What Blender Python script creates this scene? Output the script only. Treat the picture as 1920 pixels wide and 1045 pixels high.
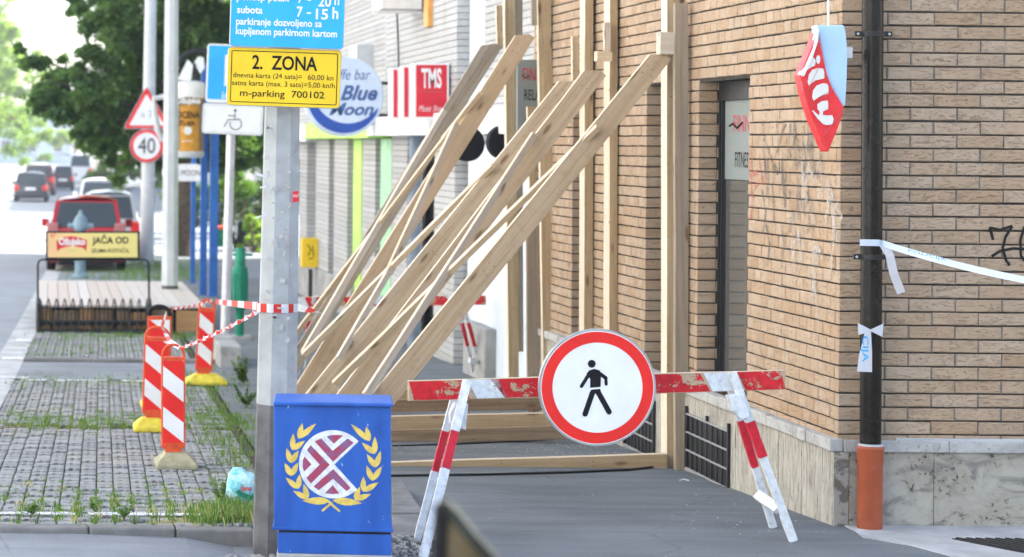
import bpy, math, random
from mathutils import Vector, Matrix
random.seed(7)
for _o in list(bpy.data.objects):
    bpy.data.objects.remove(_o)
SC = bpy.context.scene
COL = SC.collection
rad = math.radians

# ------------------------------------------------------------------ camera, sky, sun, exposure
FPX, CX, CY, H, ROLL = 4200.0, 90.0, 265.0, 2.06, 0.009
cam_d = bpy.data.cameras.new('camera'); cam = bpy.data.objects.new('camera', cam_d); COL.objects.link(cam)
cam_d.sensor_width = 36.0; cam_d.lens = 36.0 * FPX / 1920.0
cam_d.shift_x = (960 - CX) / 1920.0; cam_d.shift_y = -(522.5 - CY) / 1920.0
cam_d.clip_start = 0.1; cam_d.clip_end = 2000
cam.matrix_world = Matrix.Translation((0, 0, H)) @ Matrix.Rotation(rad(90), 4, 'X') @ Matrix.Rotation(ROLL, 4, 'Z')
cam_d.dof.use_dof = True; cam_d.dof.focus_distance = 12.4; cam_d.dof.aperture_fstop = 3.2
SC.camera = cam
SUN_EL, SUN_AZ = rad(42), rad(66)          # azimuth measured from +Y towards +X
world = bpy.data.worlds.new('World'); SC.world = world; world.use_nodes = True
wn = world.node_tree
sky = wn.nodes.new('ShaderNodeTexSky'); sky.sky_type = 'NISHITA'; sky.sun_disc = False
sky.sun_elevation = SUN_EL; sky.sun_rotation = SUN_AZ; sky.air_density = 1.0; sky.dust_density = 2.5; sky.ozone_density = 1.0
wn.links.new(sky.outputs[0], wn.nodes['Background'].inputs[0]); wn.nodes['Background'].inputs[1].default_value = 0.15
sun_d = bpy.data.lights.new('sun', 'SUN'); sun = bpy.data.objects.new('sun', sun_d); COL.objects.link(sun)
sun_d.energy = 5.0; sun_d.angle = rad(0.53); sun_d.color = (1.0, 0.95, 0.87)
sdir = Vector((math.sin(SUN_AZ) * math.cos(SUN_EL), math.cos(SUN_AZ) * math.cos(SUN_EL), math.sin(SUN_EL)))
sun.rotation_euler = sdir.to_track_quat('Z', 'Y').to_euler(); sun.location = (20, 10, 30)
SC.view_settings.view_transform = 'Standard'; SC.view_settings.look = 'None'
SC.view_settings.gamma = 1.0; SC.view_settings.use_curve_mapping = False
SC.view_settings.exposure = 1.92
SC.render.engine = 'CYCLES'
SC.cycles.use_denoising = True
SC.cycles.max_bounces = 8; SC.cycles.diffuse_bounces = 4; SC.cycles.transparent_max_bounces = 12
SC.cycles.sample_clamp_indirect = 8.0

# ------------------------------------------------------------------ survey: photograph pixel + distance -> point in the street
def uv(px, py):
    u, v = px - CX, py - CY
    return u + v * ROLL, v - u * ROLL
def P(px, py, Y):
    u, v = uv(px, py)
    return Vector((u * Y / FPX, Y, H - v * Y / FPX))
def g(Y):
    return 0.0 if Y < 12.24 else -0.88 * (1 - math.exp(-(Y - 12.24) / 20.0))
def G(px, py, off=0.0):
    u, v = uv(px, py)
    a, b = 2.0, 900.0
    for _ in range(60):
        m = (a + b) / 2
        if FPX * (H - g(m) - off) / m > v: a = m
        else: b = m
    return Vector((u * a / FPX, a, g(a) + off))

# ------------------------------------------------------------------ object helpers
WM = {}
def tag(o, label=None, cat=None, group=None, kind=None):
    if label: o['label'] = label
    if cat: o['category'] = cat
    if group: o['group'] = group
    if kind: o['kind'] = kind
    return o
def thing(name, label, cat, loc, group=None, rotz=0.0):
    o = bpy.data.objects.new(name, None); COL.objects.link(o)
    o.empty_display_size = 0.2
    W = Matrix.Translation(Vector(loc)) @ Matrix.Rotation(rotz, 4, 'Z')
    o.matrix_world = W; o.location = loc; o.rotation_euler = (0, 0, rotz); WM[o.name] = W
    return tag(o, label, cat, group)
def place(name, mesh, parent=None, W=None):
    o = bpy.data.objects.new(name, mesh); COL.objects.link(o)
    W = W or Matrix()
    WM[o.name] = W
    if parent is not None:
        o.parent = parent
        B = WM[parent.name].inverted() @ W
    else:
        B = W
    o.matrix_basis = B
    return o

class MB:
    def __init__(s): s.v = []; s.f = []; s.m = []; s.r = []
    def add(s, vs, fs, mi=0, r=None):
        b = len(s.v); s.v += [tuple(v) for v in vs]
        r = random.random() if r is None else r
        for f in fs:
            s.f.append(tuple(b + i for i in f)); s.m.append(mi); s.r.append(r)
        return s
    def box(s, c, d, mi=0, M=None, r=None):
        x, y, z = d[0] / 2, d[1] / 2, d[2] / 2
        vs = [Vector((i * x, j * y, k * z)) for i in (-1, 1) for j in (-1, 1) for k in (-1, 1)]
        if M is not None: vs = [M @ v for v in vs]
        vs = [v + Vector(c) for v in vs]
        return s.add(vs, [(0, 1, 3, 2), (4, 6, 7, 5), (0, 4, 5, 1), (2, 3, 7, 6), (0, 2, 6, 4), (1, 5, 7, 3)], mi, r)
    def bb(s, a, b, mi=0, r=None):       # box between two corners
        c = [(a[i] + b[i]) / 2 for i in range(3)]; d = [abs(b[i] - a[i]) for i in range(3)]
        return s.box(c, d, mi, None, r)
    def prism(s, pts, ex, mi=0, r=None):  # polygon (list of Vector) extruded by vector ex
        n = len(pts); ex = Vector(ex)
        vs = [Vector(p) for p in pts] + [Vector(p) + ex for p in pts]
        fs = [tuple(range(n)), tuple(range(2 * n - 1, n - 1, -1))]
        fs += [(i, (i + 1) % n, n + (i + 1) % n, n + i) for i in range(n)]
        return s.add(vs, fs, mi, r)
    def tube(s, p0, p1, r0, r1=None, n=10, mi=0, cap=True):
        return s.path([p0, p1], [r0, r0 if r1 is None else r1], n, mi, cap)
    def path(s, pts, rs, n=8, mi=0, cap=True, r=None):
        pts = [Vector(p) for p in pts]
        if not isinstance(rs, (list, tuple)): rs = [rs] * len(pts)
        vs = []; up = None
        for i, p in enumerate(pts):
            t = (pts[min(i + 1, len(pts) - 1)] - pts[max(i - 1, 0)]).normalized()
            if up is None:
                up = Vector((0, 0, 1)) if abs(t.z) < 0.9 else Vector((0, 1, 0))
            a = t.cross(up).normalized(); b = a.cross(t).normalized(); up = b
            for k in range(n):
                q = 2 * math.pi * (k + .5) / n
                vs.append(p + (a * math.cos(q) + b * math.sin(q)) * rs[i])
        fs = []
        for i in range(len(pts) - 1):
            for k in range(n):
                fs.append((i * n + k, i * n + (k + 1) % n, (i + 1) * n + (k + 1) % n, (i + 1) * n + k))
        if cap:
            fs.append(tuple(range(n - 1, -1, -1))); L = (len(pts) - 1) * n; fs.append(tuple(range(L, L + n)))
        return s.add(vs, fs, mi, r)
    def lathe(s, c, prof, n=20, mi=0, axis='Z'):
        vs = []; c = Vector(c)
        for (rr, h) in prof:
            for k in range(n):
                q = 2 * math.pi * k / n
                if axis == 'Z': vs.append(c + Vector((rr * math.cos(q), rr * math.sin(q), h)))
                else: vs.append(c + Vector((rr * math.cos(q), h, rr * math.sin(q))))
        fs = []
        for i in range(len(prof) - 1):
            for k in range(n):
                fs.append((i * n + k, i * n + (k + 1) % n, (i + 1) * n + (k + 1) % n, (i + 1) * n + k))
        fs.append(tuple(range(n - 1, -1, -1))); L = (len(prof) - 1) * n; fs.append(tuple(range(L, L + n)))
        return s.add(vs, fs, mi)
    def mesh(s, name, mats, smooth=False, pivot=None):
        m = bpy.data.meshes.new(name)
        pv = Vector(pivot) if pivot is not None else Vector((0, 0, 0))
        m.from_pydata([(a[0] - pv.x, a[1] - pv.y, a[2] - pv.z) for a in s.v], [], s.f)
        if not isinstance(mats, (list, tuple)): mats = [mats]
        for k in mats: m.materials.append(k)
        m.polygons.foreach_set('material_index', s.m)
        at = m.attributes.new('rnd', 'FLOAT', 'FACE'); at.data.foreach_set('value', s.r)
        if smooth: m.polygons.foreach_set('use_smooth', [True] * len(m.polygons))
        m.update(); m.validate(clean_customdata=False)
        return m
    def build(s, name, mats, parent=None, smooth=False, bevel=0, W=None, pivot=None, fixn=True):
        if W is None:
            if parent is not None: pv = WM[parent.name].translation.copy()
            else:
                xs = [a[0] for a in s.v]; ys = [a[1] for a in s.v]; zs = [a[2] for a in s.v]
                pv = Vector(((min(xs) + max(xs)) / 2, (min(ys) + max(ys)) / 2, min(zs)))
            if pivot is not None: pv = Vector(pivot)
            m = s.mesh(name, mats, smooth, pv); W = Matrix.Translation(pv)
        else:
            m = s.mesh(name, mats, smooth)
        if fixn and len(m.polygons) < 20000:
            import bmesh
            bm = bmesh.new(); bm.from_mesh(m); bmesh.ops.recalc_face_normals(bm, faces=bm.faces); bm.to_mesh(m); bm.free()
        o = place(name, m, parent, W)
        if bevel:
            b = o.modifiers.new('edge', 'BEVEL'); b.width = bevel; b.segments = 2; b.limit_method = 'ANGLE'; b.angle_limit = rad(35)
        if smooth:
            e = o.modifiers.new('sharp', 'EDGE_SPLIT'); e.split_angle = rad(38)
        return o

def clip_rect(poly, x0, y0, x1, y1):
    def cl(ps, f, isect):
        out = []
        for i in range(len(ps)):
            a, b = ps[i - 1], ps[i]
            ia, ib = f(a), f(b)
            if ib:
                if not ia: out.append(isect(a, b))
                out.append(b)
            elif ia: out.append(isect(a, b))
        return out
    def ix(x): return lambda a, b: (x, a[1] + (b[1] - a[1]) * (x - a[0]) / (b[0] - a[0]))
    def iy(y): return lambda a, b: (a[0] + (b[0] - a[0]) * (y - a[1]) / (b[1] - a[1]), y)
    for f, i in ((lambda p: p[0] >= x0, ix(x0)), (lambda p: p[0] <= x1, ix(x1)), (lambda p: p[1] >= y0, iy(y0)), (lambda p: p[1] <= y1, iy(y1))):
        if not poly: return []
        poly = cl(poly, f, i)
    return poly
def capsule(p, q, w, n=6):
    dx, dy = q[0] - p[0], q[1] - p[1]; a = math.atan2(dy, dx); out = []
    for i in range(n + 1):
        t = a - math.pi / 2 + math.pi * i / n
        out.append((q[0] + w / 2 * math.cos(t), q[1] + w / 2 * math.sin(t)))
    for i in range(n + 1):
        t = a + math.pi / 2 + math.pi * i / n
        out.append((p[0] + w / 2 * math.cos(t), p[1] + w / 2 * math.sin(t)))
    return out
def circle(cx, cy, r, n=48, a0=0, a1=2 * math.pi):
    full = abs(a1 - a0 - 2 * math.pi) < 1e-6
    return [(cx + r * math.cos(a0 + (a1 - a0) * i / (n if full else n - 1)), cy + r * math.sin(a0 + (a1 - a0) * i / (n if full else n - 1))) for i in range(n)]
def leaf2(b, t, w, n=5):
    b = Vector(b); t = Vector(t); d = t - b; nn = Vector((-d.y, d.x)).normalized(); out = []
    for i in range(n + 1):
        k = i / n; out.append(tuple(b + d * k + nn * w / 2 * math.sin(math.pi * k ** .8)))
    for i in range(1, n):
        k = 1 - i / n; out.append(tuple(b + d * k - nn * w / 2 * math.sin(math.pi * k ** .8)))
    return out
def rrect(x0, y0, x1, y1, r, n=4):
    out = []
    for cx, cy, a in ((x1 - r, y1 - r, 0), (x0 + r, y1 - r, 90), (x0 + r, y0 + r, 180), (x1 - r, y0 + r, 270)):
        for i in range(n + 1):
            t = rad(a + 90 * i / n); out.append((cx + r * math.cos(t), cy + r * math.sin(t)))
    return out

class Panel:
    """an upright plane facing the camera side; drawings on it use photograph pixels of the sign"""
    def __init__(s, px, py, Y, tilt=0.0, yaw=0.0, pitch=0.0, rigid=False):
        s.c = (px, py); s.k = Y / FPX; s.t = 0.0 if rigid else tilt   # rigid: drawings are laid out square and tilt with the sign
        s.W = Matrix.Translation(P(px, py, Y)) @ Matrix.Rotation(yaw, 4, 'Z') @ Matrix.Rotation(tilt - ROLL, 4, 'Y') @ Matrix.Rotation(pitch, 4, 'X')
    def l(s, x, y, d=0.0):
        dx, dy = x - s.c[0], y - s.c[1]; c, n = math.cos(s.t), math.sin(s.t)
        return Vector(((dx * c + dy * n) * s.k, -d, (dx * n - dy * c) * s.k))
    def poly(s, mb, pts, d, th=0.0012, mi=0):
        return mb.prism([s.l(x, y, d) for x, y in pts], (0, th, 0), mi)
    def ring(s, mb, cx, cy, r0, r1, d, th=.001, n=64, a0=0, a1=2 * math.pi, mi=0):
        fullc = abs(a1 - a0 - 2 * math.pi) < 1e-6
        for i in range(n):
            t0, t1 = a0 + (a1 - a0) * i / n, a0 + (a1 - a0) * (i + 1) / n
            q = [(cx + r * math.cos(t), cy + r * math.sin(t)) for r, t in ((r0, t0), (r1, t0), (r1, t1), (r0, t1))]
            mb.add([s.l(x, y, d) for x, y in q], [(0, 1, 2, 3)], mi)
    def text(s, string, x0, y0, x1, y1, d, mat, parent, shear=0.0, bold=0.0, rot=0, name='lettering', upper=None):
        cu = bpy.data.curves.new(name, 'FONT'); cu.body = string; cu.shear = shear; cu.offset = bold; cu.resolution_u = 3
        o = bpy.data.objects.new('tmp', cu); COL.objects.link(o)
        dg = bpy.context.evaluated_depsgraph_get(); m = bpy.data.meshes.new_from_object(o.evaluated_get(dg))
        bpy.data.objects.remove(o); bpy.data.curves.remove(cu)
        vs = [(v.co.x, v.co.y) for v in m.vertices]
        if rot: 
            cr, sr = math.cos(rot), math.sin(rot)
            vs = [(a * cr - b * sr, a * sr + b * cr) for a, b in vs]
        ax = min(a for a, b in vs); bx = max(a for a, b in vs); ay = min(b for a, b in vs); by = max(b for a, b in vs)
        for v, (a, b) in zip(m.vertices, vs):
            v.co = s.l(x0 + (a - ax) / (bx - ax) * (x1 - x0), y1 - (b - ay) / (by - ay) * (y1 - y0), d)
        m.name = name; m.materials.clear(); m.materials.append(mat)
        return place(name, m, parent, s.W)

# ------------------------------------------------------------------ materials
def lin(r, g_, b):
    f = lambda c: c / 12.92 if c <= .04045 else ((c + .055) / 1.055) ** 2.4
    return (f(r / 255), f(g_ / 255), f(b / 255), 1)
def C(r, g_, b): return (r, g_, b, 1)
class Mt:
    def __init__(s, name, rough=0.7, spec=0.4):
        s.m = bpy.data.materials.new(name); s.m.use_nodes = True; s.t = s.m.node_tree
        s.b = s.t.nodes['Principled BSDF']; s.b.inputs['Roughness'].default_value = rough
        s.b.inputs['Specular IOR Level'].default_value = spec * .55
        s._c = {}
    def n(s, k, **kw):
        x = s.t.nodes.new(k)
        for a, b in kw.items(): setattr(x, a, b)
        return x
    def L(s, a, b): s.t.links.new(a, b)
    def coord(s, kind='Object', scale=(1, 1, 1), rot=(0, 0, 0), loc=(0, 0, 0)):
        if kind == 'World': o = s.n('ShaderNodeNewGeometry').outputs['Position']
        else: o = s.n('ShaderNodeTexCoord').outputs[kind]
        mp = s.n('ShaderNodeMapping'); mp.inputs['Scale'].default_value = scale; mp.inputs['Rotation'].default_value = rot; mp.inputs['Location'].default_value = loc
        s.L(o, mp.inputs['Vector']); return mp.outputs[0]
    def noise(s, vec, scale=5, detail=4, rough=.55, dist=0):
        x = s.n('ShaderNodeTexNoise'); x.inputs['Scale'].default_value = scale; x.inputs['Detail'].default_value = detail
        x.inputs['Roughness'].default_value = rough; x.inputs['Distortion'].default_value = dist
        s.L(vec, x.inputs['Vector']); return x.outputs['Fac']
    def voro(s, vec, scale=5, feature='F1', out='Distance', rand=1.0):
        x = s.n('ShaderNodeTexVoronoi'); x.feature = feature; x.inputs['Scale'].default_value = scale
        if 'Randomness' in x.inputs: x.inputs['Randomness'].default_value = rand
        s.L(vec, x.inputs['Vector']); return x.outputs[out]
    def val(s, a, sock):
        if isinstance(a, (int, float)): sock.default_value = a
        else: s.L(a, sock)
    def math(s, op, a, b=0.0, clamp=False):
        x = s.n('ShaderNodeMath', operation=op, use_clamp=clamp); s.val(a, x.inputs[0]); s.val(b, x.inputs[1]); return x.outputs[0]
    def ramp(s, f, lo, hi, smooth=True):
        x = s.n('ShaderNodeMapRange'); x.interpolation_type = 'SMOOTHSTEP' if smooth else 'LINEAR'
        s.val(f, x.inputs[0]); s.val(lo, x.inputs[1]); s.val(hi, x.inputs[2]); return x.outputs[0]
    def mix(s, f, a, b, blend='MIX'):
        x = s.n('ShaderNodeMix', data_type='RGBA', blend_type=blend); s.val(f, x.inputs[0])
        for c, i in ((a, 6), (b, 7)):
            if isinstance(c, tuple): x.inputs[i].default_value = c
            else: s.L(c, x.inputs[i])
        return x.outputs[2]
    def attr(s, name='rnd'):
        x = s.n('ShaderNodeAttribute'); x.attribute_name = name; return x.outputs['Fac']
    def rand(s): return s.n('ShaderNodeObjectInfo').outputs['Random']
    def xyz(s, v):
        x = s.n('ShaderNodeSeparateXYZ'); s.L(v, x.inputs[0]); return x.outputs
    def col(s, c):
        if isinstance(c, tuple): s.b.inputs['Base Color'].default_value = c
        else: s.L(c, s.b.inputs['Base Color'])
        return s
    def rough(s, f): s.val(f, s.b.inputs['Roughness']); return s
    def bump(s, h, strength=.3, dist=.01):
        x = s.n('ShaderNodeBump'); x.inputs['Strength'].default_value = strength; x.inputs['Distance'].default_value = dist
        s.L(h, x.inputs['Height']); s.L(x.outputs[0], s.b.inputs['Normal']); return s

def brick_mat(name, c0, c1, c2, mortarish=False, rough=.85):
    m = Mt(name, rough, .25)
    w = m.coord('World')
    r = m.attr('rnd'); ro = m.rand()
    k = m.math('FRACT', m.math('ADD', r, m.math('MULTIPLY', ro, 7.3)))
    base = m.mix(m.ramp(k, .05, .6), c0, c1); base = m.mix(m.ramp(k, .72, 1.0), base, c2)
    n1 = m.noise(w, 11, 5, .65)
    base = m.mix(m.math('MULTIPLY', m.ramp(n1, .35, .75), .5), base, c2)
    grit = m.noise(w, 420, 3, .7); base = m.mix(m.math('MULTIPLY', m.ramp(grit, .45, .8), .35), base, C(c0[0] * .45, c0[1] * .42, c0[2] * .4))
    # drag-faced creases, running roughly along the course
    ws = m.coord('World', (17, 17, 82), (0, .16, .0)); cr = m.noise(ws, 1.0, 3, .6, 2.2)
    crk = m.ramp(cr, .54, .66); base = m.mix(m.math('MULTIPLY', crk, .42), base, C(c0[0] * .45, c0[1] * .38, c0[2] * .32))
    gr = m.noise(w, 1.3, 4, .6); base = m.mix(m.math('MULTIPLY', m.ramp(gr, .5, .8), .28), base, C(.16, .14, .12))
    m.col(base)
    hh = m.math('SUBTRACT', m.math('MULTIPLY', grit, .25), crk)
    m.bump(hh, .8, .005)
    return m
M = {}
def simple(name, c, rough=.6, spec=.4, var=.12, scale=8, metal=0.0, bump=0.0, dirt=None, dirtc=C(.08, .07, .06)):
    m = Mt(name, rough, spec); w = m.coord('World')
    n = m.noise(w, scale, 5, .6)
    d = C(*[x * (1 - var * 2) for x in c[:3]]); e = C(*[min(1, x * (1 + var)) for x in c[:3]])
    cc = m.mix(m.ramp(n, .25, .75), d, e)
    if dirt:
        n2 = m.noise(w, dirt, 6, .65); cc = m.mix(m.math('MULTIPLY', m.ramp(n2, .52, .75), .7), cc, dirtc)
    m.col(cc); m.b.inputs['Metallic'].default_value = metal
    m.rough(m.math('ADD', m.math('MULTIPLY', m.noise(w, scale * 3, 3), .25), rough - .12))
    if bump: m.bump(m.noise(w, scale * 14, 4, .6), bump, .004)
    M[name] = m.m
    return m
def paint(name, c, wear=.0, scale=9, rough=.5, edge=.04, stretch=(1, 1, 1), fine=.3):
    m = Mt(name, rough, .4); w = m.coord('World', stretch)
    n = m.noise(w, scale, 6, .65, .6); f = m.noise(w, scale * 9, 3, .6)
    s = m.math('ADD', m.math('MULTIPLY', n, 1 - fine), m.math('MULTIPLY', f, fine))
    m.col(m.mix(m.ramp(m.noise(m.coord('World'), 30, 4), .35, .75), c, C(c[0] * .72, c[1] * .7, c[2] * .7)))
    if wear: m.L(m.ramp(s, wear, wear + edge), m.b.inputs['Alpha'])
    M[name] = m.m
    return m
def wood(name, pale, dark, greyc, grey=.25, knots=True):
    m = Mt(name, .72, .25)
    oi = m.n('ShaderNodeObjectInfo'); tc = m.n('ShaderNodeTexCoord')
    off = m.n('ShaderNodeVectorMath', operation='SCALE'); cb = m.n('ShaderNodeCombineXYZ')
    for i, k in enumerate((31.0, 17.0, 23.0)): m.L(m.math('MULTIPLY', oi.outputs['Random'], k), cb.inputs[i])
    ad = m.n('ShaderNodeVectorMath', operation='ADD'); m.L(tc.outputs['Object'], ad.inputs[0]); m.L(cb.outputs[0], ad.inputs[1])
    def mp(sc):
        x = m.n('ShaderNodeMapping'); x.inputs['Scale'].default_value = sc; m.L(ad.outputs[0], x.inputs['Vector']); return x.outputs[0]
    g1 = m.noise(mp((1.2, 34, 34)), 1.0, 5, .6, .4)
    g2 = m.noise(mp((2.2, 110, 110)), 1.0, 4, .6, .3)
    g3 = m.noise(mp((.8, 7, 7)), 1.0, 4, .55, .8)
    r = oi.outputs['Random']
    base = m.mix(m.ramp(g1, .36, .66), pale, dark)
    base = m.mix(m.math('MULTIPLY', m.ramp(g2, .48, .7), .38), base, C(dark[0] * .55, dark[1] * .5, dark[2] * .42))
    base = m.mix(m.math('MULTIPLY', m.ramp(g3, .45, .75), grey), base, greyc)
    base = m.mix(m.math('MULTIPLY', m.math('FRACT', m.math('MULTIPLY', r, 5.7)), .5), base, C(pale[0] * .74, pale[1] * .62, pale[2] * .5))
    fn = m.noise(mp((14, 14, 14)), 1.0, 5, .6); base = m.mix(m.math('MULTIPLY', m.ramp(fn, .5, .8), .22), base, C(.13, .10, .07))
    if knots:
        v = m.voro(mp((2.6, 9, 9)), 1.0, 'F1', 'Distance', .95)
        kn = m.ramp(v, .19, .07); base = m.mix(m.math('MULTIPLY', kn, .92), base, C(.13, .065, .03))
        base = m.mix(m.math('MULTIPLY', m.ramp(v, .34, .16), .22), base, dark)
    m.col(base); m.bump(m.math('ADD', g1, m.math('MULTIPLY', g2, .6)), .28, .003)
    M[name] = m.m
    return m

wood('pine_tan', C(.52, .41, .26), C(.40, .29, .16), C(.34, .29, .22), .3)
wood('pine', C(.58, .47, .335), C(.46, .35, .22), C(.38, .335, .28), .35)
wood('pine_edge_lit', C(.78, .71, .58), C(.68, .58, .43), C(.6, .55, .48), .2, False)
wood('pine_fresh', C(.74, .62, .44), C(.62, .48, .30), C(.5, .42, .32), .15)
wood('pine_weathered', C(.40, .35, .28), C(.27, .22, .16), C(.22, .21, .20), .7)
wood('pine_dark', C(.30, .22, .14), C(.20, .135, .08), C(.16, .13, .11), .4)
wood('pine_bleached', C(.70, .66, .58), C(.55, .50, .43), C(.45, .44, .43), .55)
wood('deck_plank', C(.62, .57, .53), C(.54, .49, .45), C(.36, .34, .32), .3, False)
wood('pine_brown', C(.50, .31, .15), C(.38, .22, .10), C(.28, .20, .13), .25)
M['brick_front'] = brick_mat('brick_front', C(.455, .325, .215), C(.49, .375, .27), C(.425, .29, .18)).m
M['brick_white'] = brick_mat('brick_white', C(.47, .47, .465), C(.54, .54, .53), C(.42, .415, .40)).m
simple('mortar', C(.062, .057, .05), .95, .1, .25, 30, bump=.4)  # darker than the head joints: shade in the raked joints is in the colour
simple('joint_grey', C(.17, .175, .17), .95, .1, .2, 30)
simple('mortar_grey', C(.09, .09, .09), .95, .1, .25, 20)
simple('render_pale', C(.62, .68, .74), .8, .2, .08, 2)
simple('render_white', C(.80, .80, .78), .8, .2, .06, 2, dirt=3)
simple('concrete', C(.36, .36, .35), .9, .2, .16, 3, bump=.35, dirt=5, dirtc=C(.17, .165, .15))
simple('concrete_light', C(.44, .45, .45), .9, .2, .14, 2.5, bump=.3, dirt=3.3, dirtc=C(.24, .24, .23))
simple('pole_concrete', C(.38, .40, .405), .85, .25, .10, 5, bump=.3, dirt=9, dirtc=C(.27, .26, .25))
simple('pole_grey', C(.135, .135, .14), .8, .3, .2, 7, bump=.3)
simple('steel', C(.55, .56, .58), .42, .5, .08, 9, metal=.6)
simple('steel_pale', C(.52, .545, .56), .5, .5, .06, 4)
simple('black_metal', C(.018, .019, .021), .45, .5, .2, 12)
simple('black_rubber', C(.02, .02, .02), .75, .3, .2, 20)
simple('dark_pipe', C(.010, .008, .006), .24, .34, .3, 5)
simple('blue_black_pipe', C(.012, .022, .04), .3, .5, .2, 5)
simple('orange_pipe', C(.33, .072, .028), .42, .45, .10, 5, dirt=14, dirtc=C(.35, .12, .06))
simple('blue_metal', C(.03, .13, .42), .5, .45, .10, 6)
simple('green_metal', C(.01, .22, .13), .5, .45, .15, 6)
simple('sign_white', C(.80, .81, .81), .4, .5, .03, 6)
simple('sign_back', C(.42, .43, .44), .45, .5, .08, 10, metal=.5)
simple('sign_red', C(.78, .022, .018), .4, .5, .05, 6)
simple('sign_yellow', C(.83, .56, .02), .4, .5, .04, 6)
simple('sign_blue', C(.03, .40, .80), .4, .5, .05, 5)
simple('sign_black', C(.010, .010, .012), .55, .15, .1, 9)
simple('print_blue', C(.06, .13, .33), .5, .4, .05, 6)
simple('moon_blue', C(.035, .10, .42), .5, .4, .05, 6)
simple('moon_pale', C(.62, .72, .86), .4, .5, .04, 6)
simple('crimson', C(.66, .03, .05), .45, .4, .06, 6)
simple('cream_white', C(.74, .73, .70), .55, .4, .05, 8)
simple('lime', C(.42, .72, .10), .5, .4, .08, 3)
simple('mint', C(.30, .60, .33), .5, .4, .12, 3)
simple('opening_dark', C(.03, .032, .036), .6, .4, .4, 2)
simple('shop_grey', C(.34, .36, .37), .6, .3, .25, 2)
simple('cable', C(.01, .01, .01), .5, .4, .1, 9)
simple('yellow_base', C(.66, .55, .06), .7, .3, .15, 14, bump=.3, dirt=10, dirtc=C(.35, .30, .08))
simple('khaki_base', C(.36, .34, .22), .75, .3, .15, 14, bump=.3, dirt=10, dirtc=C(.2, .19, .13))
simple('orange_plastic', C(.72, .10, .03), .5, .4, .12, 14, dirt=22, dirtc=C(.32, .05, .03))
simple('kerb', C(.20, .20, .195), .95, .15, .16, 5, bump=.4, dirt=7, dirtc=C(.14, .135, .125))
simple('soil', C(.11, .095, .075), .98, .1, .3, 20, bump=.5)
simple('leaf_trunk', C(.12, .095, .07), .9, .2, .25, 9, bump=.4)
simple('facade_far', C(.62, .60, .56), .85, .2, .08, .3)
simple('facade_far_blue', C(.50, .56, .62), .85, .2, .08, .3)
simple('pipe_slate', C(.20, .25, .31), .5, .4, .1, 6)
simple('ochre', C(.58, .27, .03), .55, .4, .12, 20)

# stone, paving and road surfaces
m = Mt('travertine_side', .75, .3); w = m.coord('World', (1, 9, .8)); w2 = m.coord('World')
a = m.noise(w, 3.2, 6, .62, .5); b = m.noise(w2, 2.2, 5, .6); c = m.noise(m.coord('World', (1, 22, 1.6)), 4, 4, .7, .8)
cc = m.mix(m.ramp(a, .3, .7), C(.47, .445, .385), C(.34, .315, .265)); cc = m.mix(m.math('MULTIPLY', m.ramp(b, .48, .72), .6), cc, C(.22, .21, .19))
cc = m.mix(m.math('MULTIPLY', m.ramp(c, .52, .60), .85), cc, C(.12, .105, .085)); m.col(cc); m.bump(m.math('SUBTRACT', 0, m.ramp(c, .6, .68)), .5, .006); M['travertine_side'] = m.m
m = Mt('travertine_front', .75, .3); w2 = m.coord('World')
a = m.noise(w2, 5, 6, .65, .8); b = m.noise(m.coord('World', (1, 1, 2.2), (0, .5, 0)), 2.6, 6, .6, 1.2); v = m.noise(w2, 34, 3, .6, .4)
cc = m.mix(m.ramp(a, .3, .7), C(.40, .375, .32), C(.30, .265, .205)); cc = m.mix(m.math('MULTIPLY', m.ramp(b, .50, .62), .75), cc, C(.16, .15, .135))
pit = m.math('MULTIPLY', m.ramp(v, .585, .64), m.ramp(a, .42, .6)); cc = m.mix(m.math('MULTIPLY', pit, .9), cc, C(.06, .055, .05)); m.col(cc); m.bump(m.math('SUBTRACT', 0, pit), .6, .006); M['travertine_front'] = m.m
m = Mt('coping', .8, .3); w2 = m.coord('World'); a = m.noise(w2, 7, 6, .65, .8); v = m.noise(w2, 40, 3, .65)
cc = m.mix(m.ramp(a, .35, .7), C(.46, .455, .43), C(.33, .32, .30)); cc = m.mix(m.math('MULTIPLY', m.ramp(v, .58, .66), .6), cc, C(.16, .15, .14)); m.col(cc); m.bump(a, .5, .008); M['coping'] = m.m
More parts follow.
